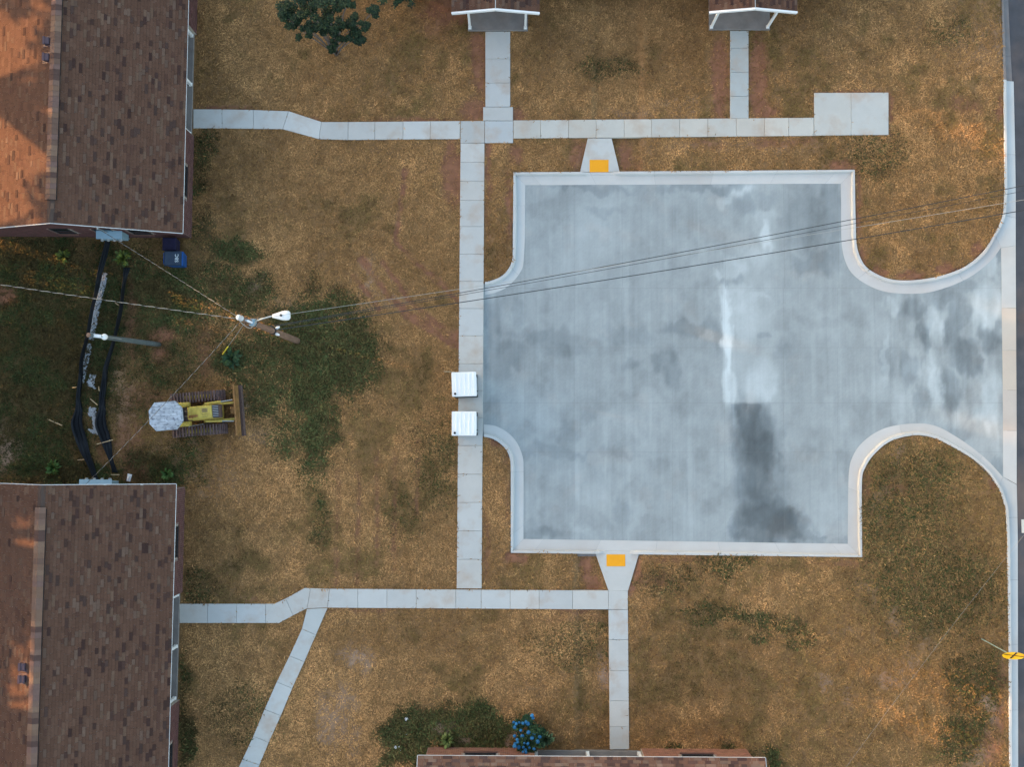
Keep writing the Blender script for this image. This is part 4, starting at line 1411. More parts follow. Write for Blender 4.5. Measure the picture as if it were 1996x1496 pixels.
# street light
a0 = on_pole(.86)
hd = rel(W(531, 616.5, 9.15))
MB().box(a0 + Vector((.10, -.02, .05)), (.22, .28, .34)).build('arm_bracket', M['meter'], up)
am = [a0 + Vector((.12, 0, .05)) + (hd - a0 - Vector((.12, 0, .05))) * (i / 8) + Vector((0, 0, .10 * math.sin(math.pi * i / 8))) for i in range(9)]
MB().path(am, .032, 8).build('lamp_arm', M['galv'], up)
tip = rel(W(566, 615, 9.15))
ax_ = (tip - hd)
ln = ax_.length
ux = ax_.normalized()
uy = Vector((-ux.y, ux.x, 0)).normalized()
secs = [(0, .075, .05), (.06, .085, .07), (.30, .135, .10), (.55, .19, .13), (.78, .205, .14), (.92, .185, .12), (1.0, .12, .06)]
b = MB()
vv, ff = [], []
nn = 14
for t, w_, h_ in secs:
    for k in range(nn):
        a = 2 * math.pi * k / nn
        vv.append(hd + ux * (ln * t) + uy * (w_ * math.cos(a)) + Vector((0, 0, h_ * math.sin(a) * (1 if math.sin(a) > 0 else .55))))
for i in range(len(secs) - 1):
    ff += [(i * nn + k, (i + 1) * nn + k, (i + 1) * nn + (k + 1) % nn, i * nn + (k + 1) % nn) for k in range(nn)]
ff += [tuple(range(nn)), tuple(range((len(secs) - 1) * nn, len(secs) * nn))[::-1]]
b.add(vv, ff)
lh = b.build('street_light', M['toiletroof'], up, True)
MB().lathe(hd + ux * ln * .52 + Vector((0, 0, .115)), [(.052, 0), (.052, .06), (.035, .085)], 12).build('photocell', M['dark'], lh)
# mid-pole cable clamp
q = on_pole(.50)
b = MB()
b.lathe(q + Vector((0, 0, -.12)), [(.15, 0), (.16, .05), (.16, .18), (.15, .22)], 12)
b.build('cable_clamp', M['dark'], up)
for s_ in (-1, 1):
    MB().lathe(q + Vector((.14, .12 * s_, -.05)), [(.05, 0), (.07, .05), (.05, .16), (.02, .2)], 10, (.8, .3 * s_, .3)).build('splice_cap', M['toiletroof'], up)

# ------------------------------------------------------------------ short light pole by the ditch
sb, st = W(310, 672), W(173, 653.5, 8.1)
sp = empty('light_pole', sb)
tag(sp, 'slim grey leaning pole with a round white lamp beside the silt fence', 'light pole')
tv = st - sb
MB().path([tv * (i / 8) for i in range(9)], [.125 - .035 * i / 8 for i in range(9)], 10).build('pole', M['greypole'], sp, True)
MB().lathe(tv, [(.09, 0), (.1, .02), (.08, .05)], 10).build('pole_cap', M['wood'], sp)
lc = W(201, 656.5, 7.7) - sb
ac = W(184, 654.5, 7.7) - sb
MB().path([tv * .955, ac + Vector((0, 0, .08)), lc + Vector((0, 0, .05))], .03, 8).build('lamp_arm', M['galv'], sp)
MB().box((ac + lc) / 2 - Vector((.05, 0, -.05)), (.34, .13, .12), m=Matrix.Rotation(-.1, 3, 'Z')).build('ballast_box', M['toiletroof'], sp)
lo_ = MB().lathe(lc + Vector((0, 0, -.2)), [(.125, 0), (.135, .08), (.10, .19), (.05, .24)], 16).build('lamp', M['toiletroof'], sp, True)
MB().path([lc + Vector((.1, 0, -.2)), tv * .78 + Vector((.1, 0, .1)), tv * .60 + Vector((.10, 0, .1))], .014, 6).build('conduit', M['galv'], sp)

# ------------------------------------------------------------------ wires
def sagline(a, b_, sag, n=40):
    a, b_ = Vector(a), Vector(b_)
    return [a + (b_ - a) * (i / n) - Vector((0, 0, 4 * sag * (i / n) * (1 - i / n))) for i in range(n + 1)]


def wire(label, pts, r, m, twist=None, group='overhead wires'):
    e = empty('overhead_wire', pts[0])
    tag(e, label, 'wire', group)
    o = Vector(pts[0])
    if twist is None:
        MB().path([p - o for p in pts], r, 6).build('strand', m, e)
        return e
    L = [0.0]
    for i in range(1, len(pts)):
        L.append(L[-1] + (pts[i] - pts[i - 1]).length)
    tot = L[-1]
    ns = int(tot / twist * 8)
    for ph, mm in ((0, M['wirew']), (math.pi, M['wireb'])):
        q = []
        k = 0
        for i in range(ns + 1):
            s = tot * i / ns
            while k < len(L) - 2 and L[k + 1] < s:
                k += 1
            t = (s - L[k]) / max(1e-6, L[k + 1] - L[k])
            p = pts[k] + (pts[k + 1] - pts[k]) * t
            d = (pts[k + 1] - pts[k]).normalized()
            sd = Vector((-d.y, d.x, 0)).normalized()
            uu = sd.cross(d)
            a = 2 * math.pi * s / twist + ph
            q.append(p + sd * (r * math.cos(a)) + uu * (r * math.sin(a)) - o)
        MB().path(q, r * .95, 5).build('strand', mm, e)
    return e


PT = pb_ + top
wire('twisted white service wire crossing the left yard to the left edge', sagline(PT + Vector((-.15, 0, -.25)), W(-60, 546, 7.2), .25), .0105, None, .62)
wire('twisted service wire from the wooden pole to the upper left house', sagline(PT + Vector((-.15, .05, -.25)), attA, .25), .009, None, .62)
wire('twisted service wire from the wooden pole to the lower left house', sagline(PT + Vector((-.10, -.08, -.3)), attB, .3), .008, None, .62)
wire('pale wire from the top of the wooden pole across the parking lot', sagline(PT + Vector((.3, .0, -.4)), W(2300, 338, 9.4), .9, 60), .0075, M['wirew'])
wire('upper black cable crossing the parking lot', sagline(pb_ + on_pole(.60) + Vector((.12, .1, 0)), W(2300, 300, 8.6), 1.1, 60), .016, M['wireb'])
wire('thin black cable just below the upper black cable over the lot', sagline(pb_ + on_pole(.57) + Vector((.12, .1, 0)), W(2300, 312, 8.6), 1.2, 60), .011, M['wireb'])
wire('lower black cable crossing the parking lot', sagline(pb_ + on_pole(.50) + Vector((.14, .05, 0)), W(2300, 356, 8.0), 1.3, 60), .019, M['wireb'])
wire('thin wire crossing the lower right lawn to the road', sagline(W(1600, 1565, 7.0), W(2080, 940, 7.0), .3), .0028, M['wirew'])
g0, g1 = PT + Vector((0, -.1, -.6)), W(433, 692, .05)
gy_o = empty('guy_wire', g1)
tag(gy_o, 'guy wire with a yellow sleeve below the wooden pole', 'guy wire')
MB().tube(g0 - g1, Vector((0, 0, 0)), .012, n=6).build('strand', M['wirew'], gy_o)
gd = (g0 - g1)
MB().tube(gd * .03, gd * .30, .030, n=8).build('guy_guard', M['guard'], gy_o)

# ------------------------------------------------------------------ bulldozer
dz0 = W(393, 807.6)
dz = empty('bulldozer', dz0, math.radians(4.9))
tag(dz, 'yellow bulldozer with a weathered grey canopy and rusty blade', 'bulldozer')
tl, tw_, gauge, th_ = 2.5, .50, 1.64, .78
for s_ in (-1, 1):
    y = s_ * gauge / 2
    te = MB()
    # track frame with idler and sprocket
    te.bbox((0, y, .40), (tl - .5, .20, .26), .03)
    tr = te.build('track', M['dozer'], dz)
    for xw in (-tl / 2 + .36, tl / 2 - .36):
        MB().lathe((xw, y - .09, .40), [(.26, 0), (.29, .02), (.29, .16), (.26, .18)], 18, (0, 1, 0)).build('track_wheel', M['track'], tr)
    for xw in (-.5, -.2, .1, .4):
        MB().lathe((xw, y - .08, .20), [(.11, 0), (.12, .02), (.12, .14), (.11, .16)], 12, (0, 1, 0)).build('roller', M['track'], tr)
    pad = MB()
    pad.box((0, 0, 0), (.105, tw_, .025))
    pad.box((.036, 0, .052), (.030, tw_, .085))
    pm = pad.mesh('track_pad')
    pm.materials.append(M['track'])
    r_ = .36
    straight = tl - 2 * r_
    per = 2 * straight + 2 * math.pi * r_
    np_ = int(per / .148)
    for k in range(np_):
        s = per * k / np_
        if s < straight:
            x, z, a = -straight / 2 + s, .40 + r_, 0
        elif s < straight + math.pi * r_:
            t = (s - straight) / r_
            x, z, a = straight / 2 + r_ * math.sin(t), .40 + r_ * math.cos(t), t
        elif s < 2 * straight + math.pi * r_:
            x, z, a = straight / 2 - (s - straight - math.pi * r_), .40 - r_, math.pi
        else:
            t = (s - 2 * straight - math.pi * r_) / r_
            x, z, a = -straight / 2 - r_ * math.sin(t), .40 - r_ * math.cos(t), math.pi + t
        ob = bpy.data.objects.new('track_pad', pm)
        ob.parent = tr
        ob.location = (x, y, z)
        ob.rotation_euler = (0, a, 0)
        COL.objects.link(ob)
    MB().bbox((-.55, s_ * .46, 1.02), (.62, .24, .30), .03).build('fender', M['dozer'], dz)
MB().bbox((.15, 0, .72), (2.2, .66, .50), .04).build('hull', M['dozer'], dz)
MB().box((-.42, 0, 1.0), (.55, .66, .06)).build('floor_plate', M['track'], dz)
hood = MB().bbox((.40, .02, 1.24), (1.14, .62, .56), .05).build('hood', M['dozer'], dz)
for k in range(7):
    MB().box((.50 + .04 * k, .10, 1.525), (.018, .20, .012)).build('louvre', M['track'], hood)
for yy in (-.10, -.20):
    MB().box((.62, yy, 1.524), (.28, .012, .012)).build('hood_seam', M['dark'], hood)
MB().bbox((.08, -.14, 1.60), (.42, .11, .11), .03).build('muffler', M['rust'], hood)
MB().tube((.02, -.22, 1.5), (.02, -.22, 2.05), .035, n=10).build('exhaust_stack', M['rust'], hood)
gr = MB().bbox((1.13, .02, 1.20), (.32, .64, .60), .03).build('radiator_guard', M['track'], dz)
for k in range(7):
    MB().box((1.13, -.22 + .08 * k, 1.508), (.28, .02, .02)).build('grille_bar', M['galv'], gr)
MB().box((1.13, .02, 1.505), (.30, .60, .006)).build('grille_mesh', M['dark'], gr)
MB().bbox((-.62, 0, 1.32), (.46, .50, .14), .04).build('seat', M['blackp'], dz)
MB().bbox((-.86, 0, 1.58), (.12, .50, .50), .04).build('backrest', M['blackp'], dz)
MB().bbox((-.14, .0, 1.30), (.14, .60, .50), .03).build('dashboard', M['dozer'], dz)
for yy in (-.12, .12):
    lv = MB().tube((-.24, yy, 1.2), (-.30, yy, 1.62), .015, n=6).build('lever', M['galv'], dz)
MB().bbox((-1.12, 0, 1.12), (.34, .80, .60), .04).build('fuel_tank', M['dozer'], dz)
# canopy
ch = .36
cx0, cx1, cy = -1.72, -.12, .68
oc = [(cx0 + ch * .8, -cy), (cx1 - ch * .9, -cy), (cx1, -cy + ch), (cx1, cy - ch), (cx1 - ch * .9, cy), (cx0 + ch * .8, cy), (cx0, cy - ch), (cx0, -cy + ch)]
b = MB()
lo = [(x, y - .06, 2.46) for x, y in oc]
hi = [(-.92 + (x + .92) * .97, y * .97 - .06, 2.54) for x, y in oc]
b.add(lo + hi, [tuple(range(7, -1, -1)), tuple(range(8, 16))] + [(i, (i + 1) % 8, 8 + (i + 1) % 8, 8 + i) for i in range(8)])
cn = b.build('canopy', M['canopy'], dz)
for x, y in ((-1.42, -.5), (-1.42, .42), (-.30, -.5), (-.30, .42)):
    MB().box((x, y, 1.75), (.07, .07, 1.42)).build('canopy_post', M['dozer'], dz)
# blade, push arms, lift cylinders
bl = MB()
pr = [(0, .16), (-.09, .42), (-.11, .68), (-.05, .98), (.02, 1.10)]
vv, ff = [], []
for y in (-1.24, 1.24):
    for x, z in pr:
        vv.append((1.98 + x, y, z))
    for x, z in pr[::-1]:
        vv.append((1.93 + x, y, z))
nn = 10
ff = [tuple(range(nn))[::-1], tuple(range(nn, 2 * nn))] + [(i, (i + 1) % nn, nn + (i + 1) % nn, nn + i) for i in range(nn)]
bl.add(vv, ff)
blade = bl.build('blade', M['rust'], dz)
MB().box((1.97, 0, 1.12), (.07, 2.50, .06)).build('blade_top_rail', M['rust'], blade)
MB().box((2.05, 0, .14), (.12, 2.50, .22), m=Matrix.Rotation(-.25, 3, 'Y')).build('cutting_edge', M['track'], blade)
MB().bbox((1.80, .02, .62), (.30, .34, .40), .04).build('blade_pivot', M['rust'], blade)
for s_ in (-1, 1):
    MB().box((1.05, s_ * .40, .52), (1.55, .10, .16)).build('push_arm', M['dozer'], dz)
    cyl = MB().tube((.55, s_ * .42, 1.22), (1.30, s_ * .47, 1.10), .055, n=10).build('lift_cylinder', M['dozer'], dz)
    MB().tube((1.30, s_ * .47, 1.10), (1.84, s_ * .52, .98), .028, n=8).build('piston_rod', M['wirew'], cyl)
    MB().lathe((1.28, s_ * .50, 1.04), [(.07, 0), (.07, .10)], 10, (.9, 0, -.15)).build('gland', M['dark'], cyl)
MB().path([(-.25, -.62, 1.16), (.1, -.60, 1.2), (.5, -.54, 1.22), (.8, -.52, 1.16)], .018, 6).build('hose', M['dark'], dz)
MB().tube((-.30, -.60, 1.12), (.42, -.55, 1.22), .02, n=6).build('handrail', M['galv'], dz)

# ------------------------------------------------------------------ portable toilets
def toilet(px0, px1, py0, py1, rz, label):
    z = 2.28
    A, B = W(px0, py0, z), W(px1, py1, z)
    c = (A + B) / 2
    sx, sy = B.x - A.x, A.y - B.y
    e = empty('portable_toilet', (c.x, c.y, .04), rz)
    tag(e, label, 'portable toilet', 'portable toilets on the wide path')
    x, y = sx / 2 - .05, sy / 2 - .05
    MB().bbox((0, 0, .09), (sx - .02, sy - .02, .14), .02).build('base', M['blackp'], e)
    bd = MB()
    bd.bbox((0, 0, 1.12), (2 * x, 2 * y, 1.94), .03)
    bd.build('cabin', M['toilet'], e)
    dr = MB().bbox((x + .012, 0, 1.10), (.03, 2 * y - .20, 1.80), .01).build('door', M['toilet'], e)
    MB().box((x + .05, -y + .22, 1.05), (.05, .05, .14)).build('latch', M['dark'], dr)
    for zz in (.4, 1.1, 1.8):
        MB().tube((x + .04, y - .13, zz - .05), (x + .04, y - .13, zz + .05), .02, n=8).build('hinge', M['dark'], dr)
    for k in range(5):
        for yy, ry in ((y + .008, 0), (-y - .008, 0)):
            pass
    for s_ in (-1, 1):
        for k in range(6):
            MB().box((-.02, s_ * (y + .006), 1.72 + .05 * k), (2 * x - .3, .016, .02)).build('vent_slot', M['dark'], e)
    rf = MB()
    rf.bbox((0, 0, 2.16), (sx, sy, .12), .025)
    ro = rf.build('roof', M['toiletroof'], e)
    rib = MB().hexa([(-.05, -sy / 2 + .05, 0), (.05, -sy / 2 + .05, 0), (.05, sy / 2 - .05, 0), (-.05, sy / 2 - .05, 0)], [(-.028, -sy / 2 + .08, .020), (.028, -sy / 2 + .08, .020), (.028, sy / 2 - .08, .020), (-.028, sy / 2 - .08, .020)])
    rm = rib.mesh('roof_rib')
    rm.materials.append(M['toiletroof'])
    for k in range(5):
        ob = bpy.data.objects.new('roof_rib', rm)
        ob.parent = ro
        ob.location = (-sx / 2 + sx * (k + 1) / 5.6, 0, 2.219)
        COL.objects.link(ob)
    MB().lathe((-sx / 2 + .15, -sy / 2 + .13, 2.2), [(.055, 0), (.055, .10), (.04, .12)], 12).build('vent_pipe', M['dark'], ro)


toilet(880.5, 928.5, 725.5, 773, math.radians(1.8), 'upper of two white roofed portable toilets on the wide path')
toilet(880.5, 928.5, 802.5, 850, 0.0, 'lower of two white roofed portable toilets on the wide path')

# ------------------------------------------------------------------ wheeled bin and what stands beside it
bp = W(352, 511)
be = empty('wheeled_bin', bp)
tag(be, 'blue wheeled bin with white lettering near the upper left house', 'bin')
b = MB()
wx, wy, hz = .40, .34, 1.06
lo = [(-wx * .85, -wy * .85, .04), (wx * .8, -wy * .85, .04), (wx * .8, wy * .85, .04), (-wx * .85, wy * .85, .04)]
hi = [(-wx, -wy, hz), (wx * 1.15, -wy, hz - .06), (wx * 1.15, wy, hz - .06), (-wx, wy, hz)]
b.hexa(lo, hi)
b.build('bin_body', M['bin'], be)
lid = MB()
lid.hexa([(-wx - .05, -wy - .03, hz), (wx * .95, -wy - .03, hz - .05), (wx * .95, wy + .03, hz - .05), (-wx - .05, wy + .03, hz)],
         [(-wx, -wy + .02, hz + .09), (wx * .85, -wy + .02, hz + .05), (wx * .85, wy - .02, hz + .05), (-wx, wy - .02, hz + .09)])
lo_b = lid.build('lid', M['binlid'], be)
MB().tube((-wx - .08, -wy * .8, hz - .02), (-wx - .08, wy * .8, hz - .02), .022, n=8).build('handle', M['bin'], be)
for s_ in (-1, 1):
    MB().lathe((-wx * .8, s_ * (wy * .75) - .03, .12), [(.11, 0), (.12, .01), (.12, .05), (.11, .06)], 14, (0, 1, 0)).build('wheel', M['blackp'], be)
cu = bpy.data.curves.new('lettering', 'FONT')
cu.body = 'SBC'
cu.size = .24
cu.extrude = .004
cu.align_x = 'CENTER'
cu.align_y = 'CENTER'
to = bpy.data.objects.new('tmp_text', cu)
COL.objects.link(to)
dgp = bpy.context.evaluated_depsgraph_get()
tm = bpy.data.meshes.new_from_object(to.evaluated_get(dgp))
tm.name = 'lettering'
bpy.data.objects.remove(to)
tm.materials.clear()
tm.materials.append(M['print'])
lt = bpy.data.objects.new('lettering', tm)
lt.parent = lo_b
lt.location = (.19, 0, hz + .078)
lt.rotation_euler = (0, math.radians(2), math.radians(90))
COL.objects.link(lt)

nb = empty('wheeled_bin', W(341, 482))
tag(nb, 'dark navy bin in the shade between the blue bin and the brick gable', 'bin')
b = MB()
b.hexa([(-.26, -.27, .03), (.26, -.27, .03), (.26, .27, .03), (-.26, .27, .03)], [(-.30, -.31, .86), (.32, -.31, .82), (.32, .31, .82), (-.30, .31, .86)])
b.build('bin_body', M['navy'], nb)
MB().hexa([(-.33, -.33, .86), (.35, -.33, .82), (.35, .33, .82), (-.33, .33, .86)], [(-.28, -.28, .93), (.30, -.28, .89), (.30, .28, .89), (-.28, .28, .93)]).build('lid', M['navy'], nb)

# ------------------------------------------------------------------ silt fences, stakes, gravel
def silt(edges, label):
    """edges: (py, px left, px right, height)"""
    o = W(edges[0][1], edges[0][0])
    n = len(edges)
    L = catmull([(e[1], e[0]) for e in edges], 8)
    R = catmull([(e[2], e[0]) for e in edges], 8)
    Hh = catmull([(e[3] * 100, 0) for e in edges], 8)
    V, K = [], 9
    for i, (a, b_) in enumerate(zip(L, R)):
        hz_ = Hh[i][0] / 100
        A, B = W(*a, hz_), W(*b_, .05)
        for k in range(K):
            t = k / (K - 1)
            p = A + (B - A) * t
            p.z = 0
            z = Hh[i][0] / 100 * (.12 + .88 * (1 - t) ** .8) + .03
            z += (.07 * math.sin(k * 2.3 + .09 * i) + .035 * math.sin(k * 4.1 + i * .17)) * min(1, max(0, (b_[0] - a[0]) / 10 - .55)) * 1.3
            p = p + Vector((.015 * math.sin(i * .37), 0, max(z, .02) + .01))
            V.append(p - o)
    f = []
    m_ = len(L)
    for i in range(m_ - 1):
        for k in range(K - 1):
            f.append((i * K + k, (i + 1) * K + k, (i + 1) * K + k + 1, i * K + k + 1))
    e = MB().add(V, f).build('silt_fence', M['silt'], None, True)
    e.location = o
    so = e.modifiers.new('thickness', 'SOLIDIFY')
    so.thickness = .006
    tag(e, label, 'silt fence')
    return e


silt([(466, 206, 217, .5), (500, 199, 210, .5), (540, 190, 200, .5), (580, 182, 190, .55), (620, 174, 182, .55), (660, 166, 174, .55), (700, 157, 164, .5), (740, 152, 161, .45), (775, 149, 159, .4), (800, 146, 161, .35), (825, 141.5, 163, .28), (850, 146, 168, .25), (875, 155, 175, .25), (900, 166, 182, .28), (925, 178, 190, .3), (943, 185, 196, .3)],
     'left black silt fence sagging from house to house')
silt([(522, 241, 254, .3), (545, 240, 248, .4), (580, 236, 243, .45), (620, 229, 237, .45), (660, 221, 228, .45), (700, 207, 216, .42), (725, 201, 211, .4), (750, 196.5, 208, .35), (780, 193.5, 206, .3), (800, 191.5, 206, .3), (825, 188, 209, .26), (850, 194, 215, .24), (875, 204, 220, .26), (900, 213, 222, .28), (922, 219, 231, .2)],
     'shorter right black silt fence beside the bulldozer')


def stake(p, q, z0, z1, label):
    A, B = W(*p, z0), W(*q, z1)
    o = A.copy()
    d = (B - A)
    ang = math.atan2(d.y, d.x)
    el = math.atan2(d.z, math.hypot(d.x, d.y))
    R = Matrix.Rotation(ang, 3, 'Z') @ Matrix.Rotation(-el, 3, 'Y')
    Lg = d.length
    w = .022
    V = []
    for x, s in ((0, .15), (.09, 1), (Lg, 1)):
        for y, z in ((-w, -w), (w, -w), (w, w), (-w, w)):
            V.append(R @ Vector((x, y * s, z * s)))
    f = [(3, 2, 1, 0), (8, 9, 10, 11)]
    for k in (0, 4):
        f += [(k + i, k + (i + 1) % 4, k + 4 + (i + 1) % 4, k + 4 + i) for i in range(4)]
    e = MB().add(V, f).build('wooden_stake', M['stake'])
    e.location = o
    tag(e, label, 'stake', 'silt fence stakes')


stake((92, 817), (121, 830), .06, .08, 'wooden stake lying alone in the grass left of the silt fences')
stake((187, 867), (220, 858), .30, .34, 'wooden stake lying across the right silt fence')
stake((175, 777), (190, 790), .10, .30, 'wooden stake leaning between the two silt fences above the pale gravel')
stake((150, 897.5), (167, 896), .06, .12, 'wooden stake lying left of the lower end of the left silt fence')
stake((215, 926), (233, 926), .10, .10, 'wooden stake at the lower end of the right silt fence')
stake((140, 756), (149, 755), .10, .30, 'short wooden stake poking out left of the left silt fence')
stake((192.5, 753), (193.5, 762), .10, .45, 'small wooden stake standing at the left side of the right silt fence')
stake((224, 590), (231, 595), .12, .3, 'short wooden stake beside the upper part of the right silt fence')
stake((864, 724.5), (886, 725.5), .06, .08, 'wooden stake lying left of the upper portable toilet')

GR = [((205, 533), (203, 548), 4.5), ((203, 548), (195, 575), 5), ((195, 575), (188, 605), 5.5), ((188, 605), (181, 640), 6), ((181, 640), (178, 662), 5.5), ((176, 672), (172, 690), 4), ((172, 690), (166, 715), 4.5), ((166, 715), (160, 745), 4), ((182, 732), (177, 752), 6), ((172, 745), (184, 757), 4), ((181, 795), (180, 812), 7), ((184, 812), (186, 828), 4), ((178, 838), (187, 846), 7), ((186, 826), (188, 842), 4)]
b = MB()
o = W(190, 690)
random.seed(5)
for a, c, w_ in GR:
    Lp = math.hypot(c[0] - a[0], c[1] - a[1])
    broken = a[1] > 670
    for k in range(int(Lp * w_ * (1.8 if broken else 4.0))):
        t = random.random()
        s = random.uniform(-1, 1)
        p = W(a[0] + (c[0] - a[0]) * t + s * w_ * .95 + random.gauss(0, .5), a[1] + (c[1] - a[1]) * t + random.gauss(0, .6) + s * 1.2)
        r = random.uniform(.016, .045)
        h = random.uniform(.35, .8) * r
        pts = []
        n = 5
        ph = random.random() * 6
        for zz, rr in ((0, 1), (h, .95), (h * 1.7, .5)):
            for q in range(n):
                aa = ph + 2 * math.pi * q / n
                k2 = random.uniform(.8, 1.15)
                pts.append(p - o + Vector((r * rr * k2 * math.cos(aa), r * rr * k2 * math.sin(aa), zz + .035)))
        f = [tuple(range(10, 15))]
        for q0 in (0, 5):
            f += [(q0 + i, q0 + (i + 1) % 5, q0 + 5 + (i + 1) % 5, q0 + 5 + i) for i in range(5)]
        b.add(pts, f)
gv = b.build('gravel', M['gravel'])
gv.location = o
tag(gv, 'pale crushed gravel strip between the two silt fences', 'gravel', kind='stuff')

# ------------------------------------------------------------------ road sign
sb_ = W(1913, 1246)
se = empty('road_sign', sb_)
tag(se, 'round yellow road sign with a black cross beside the road', 'sign')
sc_ = W(1976, 1281, 2.95) - sb_
pdir = sc_.normalized()
MB().tube((0, 0, -.1), sc_ + Vector((0, 0, .2)), .03, .03, n=8).build('post', M['signpost'], se)
nv = Vector((-.12, 1, .10)).normalized()
MB().lathe(sc_ + nv * .035, [(.475, 0), (.48, .004), (.48, .010), (.475, .014)], 40, nv).build('sign_plate', M['signy'], se)
hx = nv.cross(Vector((0, 0, 1))).normalized()
vx = hx.cross(nv).normalized()
R0 = Matrix((hx, vx, nv)).transposed()
for s_ in (-1, 1):
    R = R0 @ Matrix.Rotation(s_ * math.pi / 4, 3, 'Z')
    MB().box(sc_ + nv * (.051 + .001 * s_), (.88, .085, .004), m=R).build('cross_bar', M['dark'], se)

# ------------------------------------------------------------------ plants
def leaf_mesh(pts, size, cols, droop=.4, rnd=random):
    V, Qd, C = [], [], []
    for p in pts:
        a = rnd.uniform(0, 6.283)
        L = size * rnd.uniform(.6, 1.4)
        w = L * rnd.uniform(.32, .5)
        el = rnd.uniform(-droop, .6)
        d = Vector((math.cos(a) * math.cos(el), math.sin(a) * math.cos(el), math.sin(el)))
        s = Vector((-math.sin(a), math.cos(a), rnd.uniform(-.4, .4))).normalized()
        i = len(V)
        V += [p, p + d * L * .5 + s * w, p + d * L, p + d * L * .5 - s * w]
        Qd.append((i, i + 1, i + 2, i + 3))
        c = rnd.choice(cols)
        k = rnd.uniform(.7, 1.3)
        C += [(c[0] * k, c[1] * k, c[2] * k)] * 4
    return np.array([tuple(v) for v in V], np.float32), np.array(Qd, np.int32), np.array(C, np.float32)


def clump_points(cen, rad, n):
    out = []
    for _ in range(n):
        v = Vector((random.gauss(0, 1), random.gauss(0, 1), random.gauss(0, 1))).normalized() * (random.random() ** .45)
        out.append(cen + Vector((v.x * rad[0], v.y * rad[1], v.z * rad[2])))
    return out


def tree(name, base, clumps, label, leaf, cols, per, group=None, stems=None, trunk_r=.07, cat='tree', single=False):
    e = empty(name, base)
    tag(e, label, cat, group)
    tk = MB()
    fork = Vector((0, 0, .35))
    cl = [(c - base, r) for c, r in clumps]
    if single:
        hgt = max(c.z for c, r in cl)
        fork = Vector((0, 0, hgt * .35))
        tk.path([Vector((0, 0, -.1)), fork * .5 + Vector((.05, .03, 0)), fork], [trunk_r * 1.25, trunk_r, trunk_r * .85], 10)
    for i, (c, r) in enumerate(cl):
        a = fork if single else Vector((random.uniform(-.12, .12), random.uniform(-.12, .12), -.05))
        mid = a.lerp(c, .5) + Vector((random.uniform(-.15, .15), random.uniform(-.15, .15), .15 + .12 * c.z * random.random()))
        pts = [a, a.lerp(mid, .5) + Vector((random.uniform(-.06, .06), random.uniform(-.06, .06), .05)), mid, mid.lerp(c, .55), c]
        k = trunk_r * (.55 if single else .5) * random.uniform(.7, 1.1)
        tk.path(pts, [k, k * .85, k * .6, k * .4, k * .2], 6)
        for _ in range(3):
            tkp = c + Vector((random.uniform(-r[0], r[0]), random.uniform(-r[1], r[1]), random.uniform(-.3, .5) * r[2])) * .8
            tk.path([mid.lerp(c, .6), (mid.lerp(c, .8) + tkp) / 2, tkp], [k * .35, k * .22, k * .1], 5)
    tk.build('trunk', M['bark'], e, True)
    P = []
    for c, r in cl:
        # several sub-clumps per clump so that gaps stay open
        subs = clump_points(c, r, 7)
        for s in subs:
            rr = min(r) * random.uniform(.35, .6)
            P += clump_points(s, (rr, rr, rr * .8), per // 7)
    V, Qd, C = leaf_mesh(P, leaf, cols)
    o = link('crown', np_mesh('crown', V, Qd, C), M['leaf'], e)
    return e


random.seed(21)
DK = [(.020, .038, .020), (.028, .050, .024), (.018, .030, .018), (.040, .062, .026), (.05, .075, .03)]
cr = [((560, 30, 3.6), .45), ((580, 50, 3.0), .45), ((548, 25, 3.8), .3), ((605, 20, 4.3), .5), ((600, 55, 3.0), .35), ((640, 30, 3.9), .5), ((630, 60, 2.7), .4), ((655, 75, 2.0), .3), ((665, 50, 2.9), .45), ((690, 62, 2.5), .4), ((700, 45, 3.0), .38), ((698, 72, 2.2), .28), ((728, 22, 3.7), .26), ((672, 10, 4.1), .35), ((612, -10, 5.0), .6), ((650, -20, 5.2), .6), ((580, -5, 4.8), .5), ((690, -30, 4.8), .5), ((630, -60, 5.6), .6), ((560, -40, 5.2), .5), ((645, 95, 1.2), .16)]
tree('crape_myrtle_tree', W(653, 104), [(W(p[0], p[1], p[2]), (r * 1.3, r * 1.3, r * .9)) for p, r in cr], 'small dark green tree with many stems cut by the top edge', .085, DK, 1300, trunk_r=.085)
cr2 = [((745, -8, 3.2), .4), ((775, -2, 2.9), .35), ((795, -8, 2.9), .4), ((760, -40, 3.8), .7), ((800, -50, 3.8), .7), ((830, -60, 3.5), .6), ((780, -90, 4.2), .8), ((820, -110, 4.2), .8)]
tree('young_tree', W(805, -48), [(W(p[0], p[1], p[2]), (r, r, r * .8)) for p, r in cr2], 'leaf tips of a second tree at the top edge left of the gabled porch', .11, DK, 230, trunk_r=.08)

